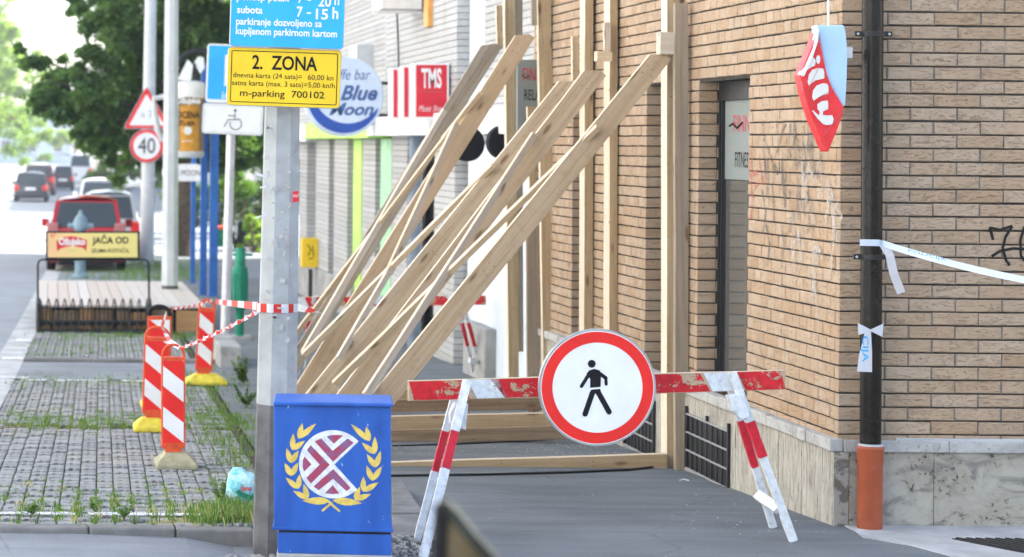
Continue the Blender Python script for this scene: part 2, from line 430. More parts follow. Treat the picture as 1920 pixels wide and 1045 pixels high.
def asphalt(name, c, speck=.55, patch=.3):
    m = Mt(name, .88, .3); w = m.coord('World')
    n1 = m.noise(w, 1.1, 5, .6); n2 = m.noise(w, 190, 3, .75); n3 = m.noise(w, 9, 5, .7); v = m.voro(w, 170)
    st = m.noise(m.coord('World', (.35, 3.4, 1), (0, 0, .04)), 1.5, 4, .6)
    cc = m.mix(m.ramp(n1, .3, .7), C(*[x * (1 - patch) for x in c[:3]]), c)
    cc = m.mix(m.math('MULTIPLY', m.ramp(st, .42, .62), .35), cc, C(*[x * 1.35 for x in c[:3]]))
    cc = m.mix(m.math('MULTIPLY', m.ramp(n2, .52, .72), speck), cc, C(c[0] * 2.2, c[1] * 2.2, c[2] * 2.15))
    cc = m.mix(m.math('MULTIPLY', m.ramp(v, .28, .12), .5), cc, C(c[0] * .35, c[1] * .35, c[2] * .35))
    cc = m.mix(m.math('MULTIPLY', m.ramp(n3, .55, .8), .25), cc, C(c[0] * .5, c[1] * .5, c[2] * .5))
    ck = m.voro(m.coord('World', (.55, .9, 1)), 1.0, 'DISTANCE_TO_EDGE'); wv = m.math('ADD', ck, m.math('MULTIPLY', m.math('SUBTRACT', n3, .5), .05))
    cc = m.mix(m.math('MULTIPLY', m.ramp(m.math('ABSOLUTE', wv), .005, .0012), .3), cc, C(c[0] * .3, c[1] * .3, c[2] * .3))
    m.col(cc); m.bump(m.math('ADD', n2, m.math('MULTIPLY', n3, .5)), .6, .004); M[name] = m.m
    return m
asphalt('asphalt_walk', C(.145, .160, .168), .8)
asphalt('asphalt_road', C(.25, .27, .29), .3, .15)
asphalt('asphalt_old', C(.22, .24, .26), .5)
asphalt('asphalt_dark', C(.06, .06, .06), .7)
m = Mt('paver', .92, .2); w = m.coord('World'); k = m.math('FRACT', m.math('ADD', m.math('MULTIPLY', m.attr(), 3.1), m.math('MULTIPLY', m.rand(), 9.7)))
cc = m.mix(k, C(.215, .225, .23), C(.30, .31, .31)); n2 = m.noise(w, 130, 4, .7); cc = m.mix(m.math('MULTIPLY', m.ramp(n2, .5, .75), .4), cc, C(.5, .5, .48))
n1 = m.noise(w, .9, 5, .65); cc = m.mix(m.math('MULTIPLY', m.ramp(n1, .5, .72), .4), cc, C(.40, .36, .28)); m.col(cc); m.bump(n2, .5, .004); M['paver'] = m.m
def leafmat(name, c0, c1, trans=.35):
    m = Mt(name, .55, .35); r = m.attr()
    cc = m.mix(r, c0, c1); m.col(cc)
    tr = m.n('ShaderNodeBsdfTranslucent'); m.L(m.mix(r, C(c0[0] * 1.6, c0[1] * 1.9, c0[2] * .8), C(c1[0] * 1.7, c1[1] * 1.9, c1[2] * .8)), tr.inputs[0])
    mx = m.n('ShaderNodeMixShader'); mx.inputs[0].default_value = trans; m.L(m.b.outputs[0], mx.inputs[1]); m.L(tr.outputs[0], mx.inputs[2])
    m.L(mx.outputs[0], m.t.nodes['Material Output'].inputs[0]); M[name] = m.m
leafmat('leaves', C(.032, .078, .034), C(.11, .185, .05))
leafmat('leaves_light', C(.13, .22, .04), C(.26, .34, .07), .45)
leafmat('leaves_bush', C(.06, .13, .03), C(.15, .24, .05), .4)
leafmat('grass', C(.06, .13, .025), C(.17, .26, .07), .35)
leafmat('grass_dry', C(.36, .30, .17), C(.50, .43, .28), .3)
simple('hydrant_blue', C(.22, .32, .38), .5, .4, .1, 8)
simple('olive_board', C(.13, .10, .055), .8, .2, .25, 10)
simple('frame_dark', C(.035, .04, .036), .7, .3, .3, 10)
simple('orange_slat', C(.75, .36, .10), .6, .3, .1, 6)
m = Mt('glass', .06, .8); m.col(C(.05, .06, .065)); m.b.inputs['Metallic'].default_value = 0; M['glass'] = m.m
m = Mt('window_mirror', .04, 1.0); m.col(C(.10, .10, .095)); m.b.inputs['IOR'].default_value = 2.6; M['window_mirror'] = m.m
m = Mt('film_grey', .55, .3); m.col(C(.215, .24, .23)); M['film_grey'] = m.m
def car_paint(name, c):
    m = Mt(name, .28, .5); m.col(c); m.b.inputs['Coat Weight'].default_value = .6; m.b.inputs['Coat Roughness'].default_value = .08; M[name] = m.m
car_paint('car_red', C(.45, .012, .015)); car_paint('car_silver', C(.45, .47, .48)); car_paint('car_dark', C(.03, .034, .045)); car_paint('car_maroon', C(.16, .02, .025)); car_paint('car_white', C(.75, .75, .75))
simple('lamp_red', C(.75, .03, .03), .3, .5, .05, 9)
simple('lamp_clear', C(.42, .16, .16), .25, .5, .05, 9)
# worn paints over bare board
paint('worn_red', C(.62, .015, .025), .435, 8, .5, .02, (1, 1, 1.7), .25)
paint('worn_white', C(.70, .75, .77), .37, 8, .55, .03)
paint('leg_white', C(.70, .73, .75), .26, 16)
paint('leg_red', C(.62, .015, .035), .30, 16)
paint('graffiti_black', C(.10, .10, .105), .41, 24, .6, .26, (1, 1, .3), .55)
paint('graffiti_white', C(.62, .62, .60), .43, 24, .6, .26, (1, 1, .3), .55)
paint('graffiti_red', C(.62, .14, .13), .43, 16, .6, .25, (1, 1, .6), .5)
paint('marker_black', C(.01, .01, .01), .30, 24, .5, .05)
paint('spray_red', C(.50, .04, .06), .38, 10)
paint('road_white', C(.74, .76, .77), .42, 12, .7, .08, (1, 1, 1), .55)
paint('poster_scrap', C(.50, .50, .48), .44, 30, .8, .03)
# blue utility cabinet: flat paint with streaks, scuffs and grime
m = Mt('cabinet_blue', .5, .45); w = m.coord('World'); n1 = m.noise(m.coord('World', (1, 1, .25)), 7, 5, .6); n2 = m.noise(m.coord('World', (1, 1, .6)), 19, 7, .7); n3 = m.noise(w, 5, 5, .7)
cc = m.mix(m.ramp(n1, .3, .7), C(.014, .080, .36), C(.024, .115, .47)); cc = m.mix(m.math('MULTIPLY', m.ramp(n3, .55, .8), .4), cc, C(.012, .035, .12))
cc = m.mix(m.ramp(n2, .66, .69), cc, C(.55, .62, .72)); m.col(cc); m.bump(n2, .12, .003); M['cabinet_blue'] = m.m
paint('emblem_white', C(.74, .78, .82), 0); paint('emblem_yellow', C(.74, .56, .13), 0)
m = Mt('emblem_maroon', .55, .35); n2 = m.noise(m.coord('World'), 16, 5, .65); m.col(m.mix(m.ramp(n2, .42, .7), C(.36, .05, .10), C(.17, .12, .26))); M['emblem_maroon'] = m.m
# illuminated-box sign
simple('cup_red', C(.74, .03, .035), .35, .5, .08, 9, dirt=12, dirtc=C(.55, .12, .12))
simple('box_pale_blue', C(.42, .62, .80), .4, .5, .04, 5)
m = Mt('plastic_bag', .35, .5); w = m.coord('World'); n = m.noise(w, 16, 4, .6, 1.0); m.col(m.mix(m.ramp(n, .35, .65), C(.16, .56, .66), C(.50, .78, .84))); m.bump(m.noise(w, 30, 3, .6, 1.5), .9, .02); M['plastic_bag'] = m.m
for nm, c in (('tape_white', C(.74, .76, .80)), ('tape_red', C(.72, .05, .035)), ('tape_police', C(.66, .76, .86))):
    m = Mt(nm, .4, .4); m.col(c); tr = m.n('ShaderNodeBsdfTranslucent'); tr.inputs[0].default_value = c
    mx = m.n('ShaderNodeMixShader'); mx.inputs[0].default_value = .35; m.L(m.b.outputs[0], mx.inputs[1]); m.L(tr.outputs[0], mx.inputs[2]); m.L(mx.outputs[0], m.t.nodes['Material Output'].inputs[0]); M[nm] = m.m

# ------------------------------------------------------------------ the ground
def sheet(name, xl, xr, ys, off, mat, parent=None, kind='structure'):
    mb = MB(); n = 3
    for i in range(len(ys) - 1):
        a, b = ys[i], ys[i + 1]
        mb.add([(xl(a), a, g(a) + off), (xr(a), a, g(a) + off), (xr(b), b, g(b) + off), (xl(b), b, g(b) + off)], [(0, 1, 2, 3)])
    o = mb.build(name, M[mat], parent, pivot=(0, 0, 0))
    if parent is None: tag(o, kind=kind)
    return o
def steps(a, b, k=1.25):
    out = [a]; y = a
    while y < b:
        y = y + max(.4, (y - 10) * .05) * k; out.append(min(y, b))
    return out
xk = lambda Y: -.55 + .024 * (Y - 26.2)
xl = lambda Y: -.36 + .024 * (Y - 21)
xs = lambda Y: 1.42 + .024 * (Y - 12)
K = lambda c: (lambda Y: c)
sheet('ground', K(-250), K(250), [-60, -20, 5, 12.24] + steps(12.6, 700, 3), -.20, 'soil')
sheet('road', lambda Y: -12.5, xk, [-40, 0, 9] + steps(12.0, 520, 1.5), -.035, 'asphalt_road')
cs = MB()
for ya_, yb_ in ((-30, 0), (0, 6), (6, 11.93)):
    for xa_, xb_, za_, zb_ in ((-.9, .15, -.028, -.028), (.15, .75, -.028, -.045), (.75, 1.0, -.045, -.09), (1.0, 1.9, -.09, -.09)): cs.add([(xa_, ya_, za_), (xb_, ya_, zb_), (xb_, yb_, zb_), (xa_, yb_, za_)], [(0, 1, 2, 3)])
tag(cs.build('cross_street', M['asphalt_old'], pivot=(0, 0, 0)), kind='structure')
sheet('sidewalk', xs, lambda Y: 6.5 if Y < 12.3 else 5.2, [9.6, 10.5, 11.2, 11.9, 12.24] + steps(12.6, 46, 1), .0, 'asphalt_walk')
sheet('side_road', lambda Y: 5.0, lambda Y: 60, [57.5, 60, 64, 70], -.03, 'asphalt_road')
sheet('far_sidewalk', xs, lambda Y: 12, steps(46, 500, 2), -.01, 'asphalt_old')
sheet('gutter', xk, xl, steps(12.0, 120, 1), .0, 'concrete_light')
strip = sheet('parking_strip', xl, xs, steps(11.98, 60, 1), -.026, 'soil')
sheet('asphalt_band', xl, xs, [22.75, 23.5, 24.3, 25.1], .002, 'asphalt_old')
sheet('asphalt_bay', xl, xs, steps(36.2, 120, 1), .002, 'asphalt_old')
# concrete apron in front of the end wall
mb = MB(); pts = [G(1543, 992), G(1920, 986), (6.4, 12.24, 0), (6.4, 10.6, 0), G(1640, 1060)]
pts = [Vector((p[0], min(p[1], 12.238), .0)) for p in pts]
pts = [Vector((4.36, 12.05, 0)), Vector((4.36, 12.238, 0)), Vector((6.45, 12.238, 0)), Vector((6.45, 10.4, 0)), Vector((4.78, 10.4, 0)), Vector((4.62, 11.2, 0)), Vector((4.50, 11.62, 0)), Vector((4.33, 11.85, 0))]
mb.prism(pts, (0, 0, .006)); tag(mb.build('concrete_apron', M['concrete_light']), kind='structure')

# pavers: the nearest 300 one by one, the rest joined
PW, PL, PX, PY = .099, .116, .106, .158
def paver_mesh(i):
    mb = MB(); e = .006; j = lambda: random.uniform(-.004, .004)
    x, y = PW / 2, PL / 2
    # wavy interlocking ends, a chamfer round the top
    out = [(-x, -y + j()), (-x / 2, -y - .012 + j()), (0, -y + .010 + j()), (x / 2, -y - .012 + j()), (x, -y + j()), (x, y + j()), (x / 2, y - .010), (0, y + .010), (-x / 2, y - .010), (-x, y + j())]
    n = len(out); vs = [(a, b, -.02) for a, b in out] + [(a, b, -.006) for a, b in out] + [(a * .90, b * .92, 0) for a, b in out]
    fs = [(k, (k + 1) % n, n + (k + 1) % n, n + k) for k in range(n)] + [(n + k, n + (k + 1) % n, 2 * n + (k + 1) % n, 2 * n + k) for k in range(n)] + [tuple(range(2 * n, 3 * n))]
    mb.add(vs, fs, 0, (i + .5) / 8); return mb
pv = [paver_mesh(i) for i in range(8)]; pvm = [b.mesh('paver', M['paver']) for b in pv]
rest = MB(); cnt = 0
def paver_ok(Y): return Y < 22.7 or 25.25 < Y < 30.3
row = 0; Y = 12.14; PAVED = []
while Y < 30.3:
    if paver_ok(Y):
        k = 0; X = xl(Y) + .055
        while X < xs(Y) - .04:
            if not (abs(Y - 17.95) < .22 and random.random() < .75):
                dz = random.uniform(-.007, .005) + .008 * math.sin(X * 2.1 + 1) * math.sin(Y * .9) + g(Y)
                W = Matrix.Translation((X, Y, dz)) @ Matrix.Rotation(-.024 + random.uniform(-.02, .02), 4, 'Z') @ Matrix.Rotation(random.uniform(-.03, .03) - .05, 4, 'X')
                i = random.randrange(8)
                if cnt < 300: place('paver', pvm[i], strip, W); cnt += 1
                else:
                    b = pv[i]; rest.add([W @ Vector(q) for q in b.v], b.f, 0, random.random())
            PAVED.append((X, Y)); X += PX; k += 1
    Y += PY; row += 1
o = rest.build('paver_field', M['paver'], strip, fixn=False); tag(o, kind='stuff')
# white bay lines painted over the pavers
mb = MB()
def gline(pa, pb, w, off=.006):
    a, b = Vector(pa), Vector(pb); n = 24
    for i in range(n):
        if random.random() < .12: continue
        p, q = a.lerp(b, i / n), a.lerp(b, (i + .93) / n)
        mb.add([(p.x, p.y - w / 2, g(p.y) + off), (q.x, q.y - w / 2, g(q.y) + off), (q.x, q.y + w / 2, g(q.y) + off), (p.x, p.y + w / 2, g(p.y) + off)], [(0, 1, 2, 3)])
gline((xl(12.5), 12.42, 0), (1.05, 12.42, 0), .085); gline((xl(22.6), 22.62, 0), (1.3, 22.62, 0), .12)
for px, py, w_, l_ in ((22, 708, .34, .14), (25, 672, .25, .35), (45, 638, .2, .6)):
    p = G(px, py, .006); mb.add([(p.x - w_ / 2, p.y - l_ / 2, g(p.y - l_ / 2) + .008), (p.x + w_ / 2, p.y - l_ / 2, g(p.y - l_ / 2) + .008), (p.x + w_ / 2, p.y + l_ / 2, g(p.y + l_ / 2) + .008), (p.x - w_ / 2, p.y + l_ / 2, g(p.y + l_ / 2) + .008)], [(0, 1, 2, 3)])
for y0 in (60, 75, 90, 105, 120, 140, 160):   # centre dashes on the road
    mb.add([(-3.75, y0, g(y0) - .027), (-3.6, y0, g(y0) - .027), (-3.6, y0 + 4, g(y0 + 4) - .027), (-3.75, y0 + 4, g(y0 + 4) - .027)], [(0, 1, 2, 3)])
tag(mb.build('road_markings', M['road_white']), kind='structure')
# kerb stones along the front and behind the asphalt band
kt = MB(); kt.bb((xk(12) - .0, 11.99, -.2), (1.12, 12.02, -.03)); ko = tag(kt.build('kerb', M['kerb']), kind='structure')
x = xk(12)
while x < 1.1:
    l_ = random.uniform(.42, .62); l_ = min(l_, 1.12 - x); b = MB()
    b.bb((x + .004, 11.93, -.2), (x + l_ - .004, 12.045, random.uniform(-.004, .004))); b.build('kerb_stone', M['kerb'], ko, bevel=.012); x += l_
x = xl(25.2)
while x < 1.9:
    b = MB(); b.bb((x + .004, 25.12, g(25.2) - .1), (x + .78, 25.25, g(25.2) + .045)); b.build('kerb_stone', M['kerb'], ko, bevel=.012); x += .79
# stone edging and broken ground beside the cabinet
eo = tag(MB().bb((1.62, 11.0, -.12), (1.99, 12.3, -.03)).build('stone_edging', M['kerb']), kind='structure')
for q in ([(735, 930), (752, 922), (795, 968), (735, 968)], [(735, 971), (797, 971), (822, 1008), (735, 1010)]):
    b = MB(); pts = [G(a, c) for a, c in q]; b.prism([Vector((p.x, p.y, -.03)) for p in pts], (0, 0, .042)); b.build('edging_stone', M['kerb'], eo, bevel=.006)
b = MB(); random.seed(3)
pts = [G(540, 1075), G(560, 1012), G(735, 1012), G(822, 1012), G(842, 1040), G(850, 1090)]
b.prism([Vector((p.x, p.y, -.02)) for p in pts], (0, 0, .026)); tag(b.build('broken_asphalt', M['asphalt_dark']), kind='structure')
b = MB()
for i in range(420):
    if i % 2: p = G(random.uniform(735, 850), random.uniform(1010, 1060))
    else: p = G(random.uniform(395, 520), random.uniform(1012, 1050))
    r = random.uniform(.003, .013); b.box((p.x, p.y, (.006 if i % 2 else -.089) + r * .5), (r * 2, r * 1.7, r * 1.2), 0, Matrix.Rotation(random.uniform(0, 3), 3, 'Z') @ Matrix.Rotation(random.uniform(-.4, .4), 3, 'X'))
tag(b.build('gravel', M['concrete']), kind='stuff')
b = MB()
for i in range(420):   # grit and torn bits on the walk between the sleepers and by the plinth
    if i < 330: p = G(random.uniform(735, 1230), random.uniform(832, 852))
    elif i < 390: p = G(random.uniform(1270, 1560), 0 + random.uniform(880, 1000)); 
    else: p = G(random.uniform(760, 1500), random.uniform(890, 1045))
    if p.x > 4.28 and p.y > 12.2: continue
    r = random.uniform(.0015, .0045); b.box((p.x, p.y, g(p.y) + r * .4), (r * 2, r * 2.5, r), 0, Matrix.Rotation(random.uniform(0, 3), 3, 'Z'))
tag(b.build('litter_grit', M['concrete']), kind='stuff')
# ------------------------------------------------------------------ near building: brick on a travertine plinth
random.seed(11)
WX, FY, ENDY = 4.33, 12.24, 20.0
CAPT, CAPB = .475, .405
near = thing('brick_building', 'tan brick corner building on a travertine plinth with narrow shop windows', 'building', (WX, FY, 0))
CO, PIT = .0745, .256
heads = MB()
def brick(L, Hh=.0655, D=.055, r=.5):
    mb = MB(); x, z = L / 2, Hh / 2; e = .004; j = lambda: random.uniform(-.0012, .0012)
    a = [(-x + j(), 0.003, -z + j()), (x + j(), .003, -z + j()), (x + j(), .003, z + j()), (-x + j(), .003, z + j())]
    f = [(-x + e, -.001 + j() / 2, -z + e), (x - e, -.001 + j() / 2, -z + e), (x - e, -.001 + j() / 2, z - e), (-x + e, -.001 + j() / 2, z - e)]
    k = [(p[0], D, p[2]) for p in a]
    return mb.add(f + a + k, [(0, 1, 2, 3)] + [(i, 4 + i, 4 + (i + 1) % 4, (i + 1) % 4) for i in range(4)] + [(4 + i, 8 + i, 8 + (i + 1) % 4, 4 + (i + 1) % 4) for i in range(4)], 0, r)
S_ = [brick(.248, r=(i + .5) / 14) for i in range(14)]; S_m = [b.mesh('brick', M['brick_front']) for b in S_]
Hd_ = [brick(.1235, r=(i + .5) / 14) for i in range(14)]; Hd_m = [b.mesh('brick', M['brick_front']) for b in Hd_]
Qd_ = [brick(.1235, D=.124, r=(i + .5) / 14) for i in range(14)]; Qd_m = [b.mesh('brick', M['brick_front']) for b in Qd_]
ROTS = Matrix.Rotation(rad(-90), 4, 'Z')      # outward face turned to -X
def wobble(): return Matrix.Translation((0, random.uniform(-.0015, .0025), random.uniform(-.001, .001))) @ Matrix.Rotation(random.uniform(-.004, .004), 4, 'Y')
zt = 2.808
rows = []
k = -20
while True:
    z1 = zt - k * CO
    if z1 - CO < CAPT - .0745: break
    rows.append((z1 - CO / 2, k)); k += 1
field = MB(); nparts = [0]
def lay(kind, W, keep):
    L = {'s': S_, 'h': Hd_, 'q': Qd_}[kind]; Lm = {'s': S_m, 'h': Hd_m, 'q': Qd_m}[kind]
    i = random.randrange(14); W = W @ wobble()
    if keep and nparts[0] < 300: place('brick', Lm[i], near, W); nparts[0] += 1
    else:
        b = L[i]; field.add([W @ Vector(q) for q in b.v], b.f, 0, random.random())
# bands of openings on the street side: (near jamb, far jamb, sill, head)
WIN = [(13.85, 14.92, CAPT, 2.49), (15.45, 16.22, CAPT, 2.50), (17.75, 18.5, CAPT, 2.50)]
for z, k in rows:
    if z + CO / 2 < CAPT + .02: zc = z
    vis = z < 2.84
    odd = k % 2 == 0
    # end wall (faces the camera)
    x = WX + (.0 if odd else -.128) + PIT / 2
    if not odd: lay('q', Matrix.Translation((WX + .0625, FY, z)), vis); x += PIT
    n = 0
    while x < 6.45:
        if not (n == 0 and odd): heads.bb((x - PIT / 2 - .007, FY + .0045 + random.uniform(-.001, .002), z - .034), (x - PIT / 2 + .001, FY + .011, z + .034))
        lay('s', Matrix.Translation((x - .003, FY, z)), vis and x < 5.45); x += PIT; n += 1
    # returns at the corner and at each window jamb, then the long side laid in headers
    piers = []; y = FY
    for w_ in WIN:
        if w_[2] - .02 < z < w_[3] - .01: piers.append((y, w_[0])); y = w_[1]
    piers.append((y, ENDY))
    for s_, e_ in piers:
        if s_ > FY:      # brick reveal of the window, seen end on
            lay('q' if odd else 'h', Matrix.Translation((WX + .0635, s_, z)), False)
            if odd: lay('h', Matrix.Translation((WX + .19, s_, z)), False)
            y = s_ + (.130 if odd else .066)
        else:
            y = s_ + (.066 if odd else .130)
        while y < e_ - .03:
            if y + .1235 <= e_ + .004:
                if random.random() < .08 and y + .25 < e_:
                    lay('s', Matrix.Translation((WX, y + .124, z)) @ ROTS, False); y += .2545
                else:
                    lay('h', Matrix.Translation((WX, y + .06175, z)) @ ROTS, vis and y < 13.3); y += .1275
            else:
                L = e_ - y; b_ = brick(L, r=random.random()); W = Matrix.Translation((WX, y + L / 2, z)) @ ROTS; field.add([W @ Vector(q) for q in b_.v], b_.f, 0, random.random()); y += L
tag(field.build('brick_courses', M['brick_front'], near, fixn=False), kind='stuff')
tag(heads.build('head_joints', M['joint_grey'], near, fixn=False), kind='stuff')
b = MB()
b.bb((WX + .010, FY + .010, CAPT), (6.46, FY + .4, 4.3))                              # mortar bed behind the end wall
def slab(y0, y1, z0, z1): b.bb((WX + .010, y0, z0), (WX + .35, y1, z1))
ys_ = [FY + .4]; 
for a, bb_, c, d in WIN:
    slab(ys_[-1], a - .006, CAPT, 4.3); slab(a - .006, bb_ + .006, d, 4.3); ys_.append(bb_ + .006)
slab(ys_[-1], ENDY, CAPT, 4.3)
b.build('mortar', M['mortar'], near)
b = MB(); b.bb((WX + .02, FY + .05, 4.3), (40, ENDY, 15.0)); b.bb((WX + .36, FY + .41, -.3), (39.9, ENDY - .01, 4.29)); b.build('upper_wall', M['brick_front'], near)
# windows
for i, (a, bb_, c, d) in enumerate(WIN):
    fr = MB(); X0 = WX + .135
    fr.bb((X0, bb_ - .03, c), (X0 + .05, bb_, d)); fr.bb((X0, a, c), (X0 + .05, a + .03, d)); fr.bb((X0, a + .03, d - .12), (X0 + .05, bb_ - .03, d)); fr.bb((X0, a + .03, c), (X0 + .05, bb_ - .03, c + .05))
    fr.bb((X0 + .001, bb_ - .075, c + .05), (X0 + .04, bb_ - .06, d - .12))
    f = fr.build('window', M['black_metal'], near)
    MB().bb((X0 + .03, a + .03, c + .05), (X0 + .034, bb_ - .031, d - .12)).build('pane', M['window_mirror'], f)
    if i == 0:
        MB().bb((X0 + .022, a + .03, d - .64), (X0 + .028, bb_ - .076, d - .122)).build('window_film', M['film_grey'], f)
# lettering on the film: laid in the pane's own plane
def side_text(s, ypos0, ypos1, z0, z1, X, mat, parent):
    pn = Panel(0, 0, 1.0); cu = bpy.data.curves.new('lettering', 'FONT'); cu.body = s; cu.resolution_u = 3
    o = bpy.data.objects.new('tmp', cu); COL.objects.link(o); dg = bpy.context.evaluated_depsgraph_get(); m = bpy.data.meshes.new_from_object(o.evaluated_get(dg)); bpy.data.objects.remove(o)
    vs = [v.co.copy() for v in m.vertices]; ax = min(v.x for v in vs); bx = max(v.x for v in vs); ay = min(v.y for v in vs); by = max(v.y for v in vs)
    R = WM[parent.name].translation
    for v, q in zip(m.vertices, vs):
        v.co = Vector((X, ypos0 + (q.x - ax) / (bx - ax) * (ypos1 - ypos0), z0 + (q.y - ay) / (by - ay) * (z1 - z0))) - R
    m.name = 'lettering'; m.materials.clear(); m.materials.append(mat); return place('lettering', m, parent, Matrix.Translation(R))
side_text('FINNLADY', 14.66, 13.90, 2.16, 2.27, WX + .135 + .020, M['spray_red'], near)
side_text('FITNESS STUDIO', 14.62, 13.93, 1.93, 2.03, WX + .135 + .020, M['sign_black'], near)
w_ = MB(); Y0 = 14.74; w_.path([(WX + .153, Y0, 2.20), (WX + .153, Y0 - .07, 2.215), (WX + .153, Y0 - .16, 2.185), (WX + .153, Y0 - .27, 2.22)], .006, 5); w_.build('logo_wave', M['sign_black'], near)
# plinth: slabs and coping
def slabrun(pts, horiz, mat):
    pass
y = FY + .13; i = 0
while y < ENDY - .02:
    l_ = min(random.uniform(.36, .44), ENDY - y); zb = g(y + l_) - .06
    b = MB(); b.bb((WX - .030 + random.uniform(-.002, .002), y + .002, zb), (WX + .05, y + l_ - .002, CAPB)); b.build('stone_slab', M['travertine_side'], near, bevel=.002); y += l_
for x0, x1 in ((WX - .03, WX + .052), (WX + .055, WX + .175), (WX + .178, WX + .515), (WX + .518, WX + 1.36), (WX + 1.363, WX + 2.1)):
    b = MB(); b.bb((x0, FY - .028 + random.uniform(-.002, .002), -.05), (x1, FY + .127 if x0 < WX else FY + .05, CAPB)); b.build('stone_slab', M['travertine_front'] if x0 > WX else M['travertine_side'], near, bevel=.002)
y = FY - .03
while y < ENDY - .02:
    l_ = min(random.uniform(.42, .5) if y > FY + .5 else .2, ENDY - y); b = MB(); b.bb((WX - .055 + random.uniform(-.004, .004), y + .002, CAPB + random.uniform(0, .004)), (WX + .02, y + l_ - .002, CAPT + random.uniform(-.006, .004)))
    b.build('coping_stone', M['coping'], near, bevel=.007); y += l_
x = WX + .022
while x < 6.4:
    l_ = random.uniform(.5, .66); b = MB(); b.bb((x, FY - .045 + random.uniform(-.004, .004), CAPB + .001), (x + l_ - .003, FY + .02, CAPT + random.uniform(-.02, -.008) * (1 if x > 4.6 else .4))); b.build('coping_stone', M['coping'], near, bevel=.006); x += l_
# bare putty smear along the coping
b = MB(); b.bb((WX + .31, FY - .02, CAPT - .012), (6.3, FY + .0, CAPT + .006)); b.build('mortar_bead', M['concrete_light'], near, bevel=.003)
# vent grilles
for (ya, yb, za, zb) in ((14.05, 15.0, -.18, .20), (15.78, 16.6, -.22, .17)):
    za = g(yb) + .03; zb = za + .36
    X = WX - .05
    fr = MB().bb((X, ya, za - .03), (X + .016, ya + .022, zb + .05)).build('vent_grille', M['black_metal'], near)
    MB().bb((X, yb - .022, za), (X + .016, yb, zb + .05)).build('bar', M['black_metal'], fr); MB().bb((X + .001, (ya + yb) / 2 - .012, zb + .006), (X + .014, (ya + yb) / 2 + .012, zb + .04)).build('lug', M['black_metal'], fr)
    MB().bb((X + .018, ya + .01, za), (X + .0195, yb - .01, zb)).build('opening', M['opening_dark'], fr)
    nv = 9
    for q in range(nv):
        yy = ya + .03 + (yb - ya - .06) * q / (nv - 1); MB().bb((X + .004, yy - .006, za), (X + .013, yy + .006, zb)).build('bar', M['black_metal'], fr)
    for q in range(4):
        zz = za + (zb - za) * q / 3; MB().bb((X + .0005, ya + .02, zz - .005), (X + .012, yb - .02, zz + .005)).build('bar', M['sign_back'], fr)
# graffiti strokes on the brick
def strokes(mb, segs, wdt, X=None, Yf=None, n=7):
    for (p, q) in segs:
        cap = capsule(p, q, wdt, 4)
        if X is not None: mb.add([(X, a, c) for a, c in cap], [tuple(range(len(cap)))])
        else: mb.add([(a, Yf, c) for a, c in cap], [tuple(range(len(cap)))])
def sideYZ(px, py):     # where the photograph's ray meets the long wall
    u, v = uv(px, py); Y = (WX - .004) * FPX / u; return (Y, H - v * Y / FPX)
def poly_stroke(pts, wd, mat, X):
    out_l, out_r = [], []
    for i, p in enumerate(pts):
        q0, q1 = pts[max(0, i - 1)], pts[min(len(pts) - 1, i + 1)]; d = Vector((q1[0] - q0[0], q1[1] - q0[1])).normalized(); n_ = (-d.y * wd / 2, d.x * wd / 2)
        out_l.append((X, p[0] + n_[0], p[1] + n_[1])); out_r.append((X, p[0] - n_[0], p[1] - n_[1]))
    mb = MB(); vs = out_l + out_r; n = len(pts); mb.add(vs, [(i, i + 1, n + i + 1, n + i) for i in range(n - 1)]); mb.build('graffiti', M[mat], near, fixn=False)
def arcpts(cx, cy, rx, ry, a0, a1, n=9): return [(cx + rx * math.cos(rad(a0 + (a1 - a0) * i / n)), cy + ry * math.sin(rad(a0 + (a1 - a0) * i / n))) for i in range(n + 1)]
GR = [('graffiti_red', .045, [(1410, 268), (1406, 320), (1412, 372), (1408, 410)]), ('graffiti_red', .04, [(1424, 290), (1428, 330), (1438, 352)]), ('graffiti_red', .035, [(1406, 330), (1422, 322), (1430, 336), (1414, 352)])]
x_ = 1432
while x_ < 1532:      # upright letter strokes of an old tag, with short joining bars
    y0 = random.choice((228, 240, 300, 330)) + random.uniform(-8, 8); L_ = random.uniform(60, 120)
    GR.append(('graffiti_black', random.uniform(.028, .05), [(x_, y0), (x_ + random.uniform(-5, 5), y0 + L_ * .5), (x_ + random.uniform(-4, 4), y0 + L_)]))
    if random.random() < .7: GR.append(('graffiti_black', random.uniform(.025, .045), [(x_, y0 + L_ * random.uniform(0, 1)), (x_ + 9, y0 + L_ * random.uniform(0, 1)), (x_ + 17, y0 + L_ * random.uniform(0, 1))]))
    if random.random() < .5: GR.append(('graffiti_black', .03, [(x_ - 3, y0 + 125), (x_ + 4, y0 + 165), (x_ - 1, y0 + 205)]))
    x_ += random.uniform(7, 11)
x_ = 1490
while x_ < 1572:
    y0 = random.uniform(270, 470); L_ = random.uniform(60, 150); GR.append(('graffiti_white', random.uniform(.035, .06), [(x_, y0), (x_ + random.uniform(-6, 6), y0 + L_ * .5), (x_ + random.uniform(-4, 4), y0 + L_)]))
    if random.random() < .6: GR.append(('graffiti_white', .04, [(x_ - 8, y0 + 20), (x_ + 2, y0 + 4), (x_ + 12, y0 + 26)]))
    x_ += random.uniform(7, 12)
for i_, (mm, wd, pts) in enumerate(GR): poly_stroke([sideYZ(*p) for p in pts], wd, mm, WX - .0045 - .0002 * i_)
f_ = lambda x, y: ((lambda p: (p.x, p.z))(P(x, y, FY - .004)))
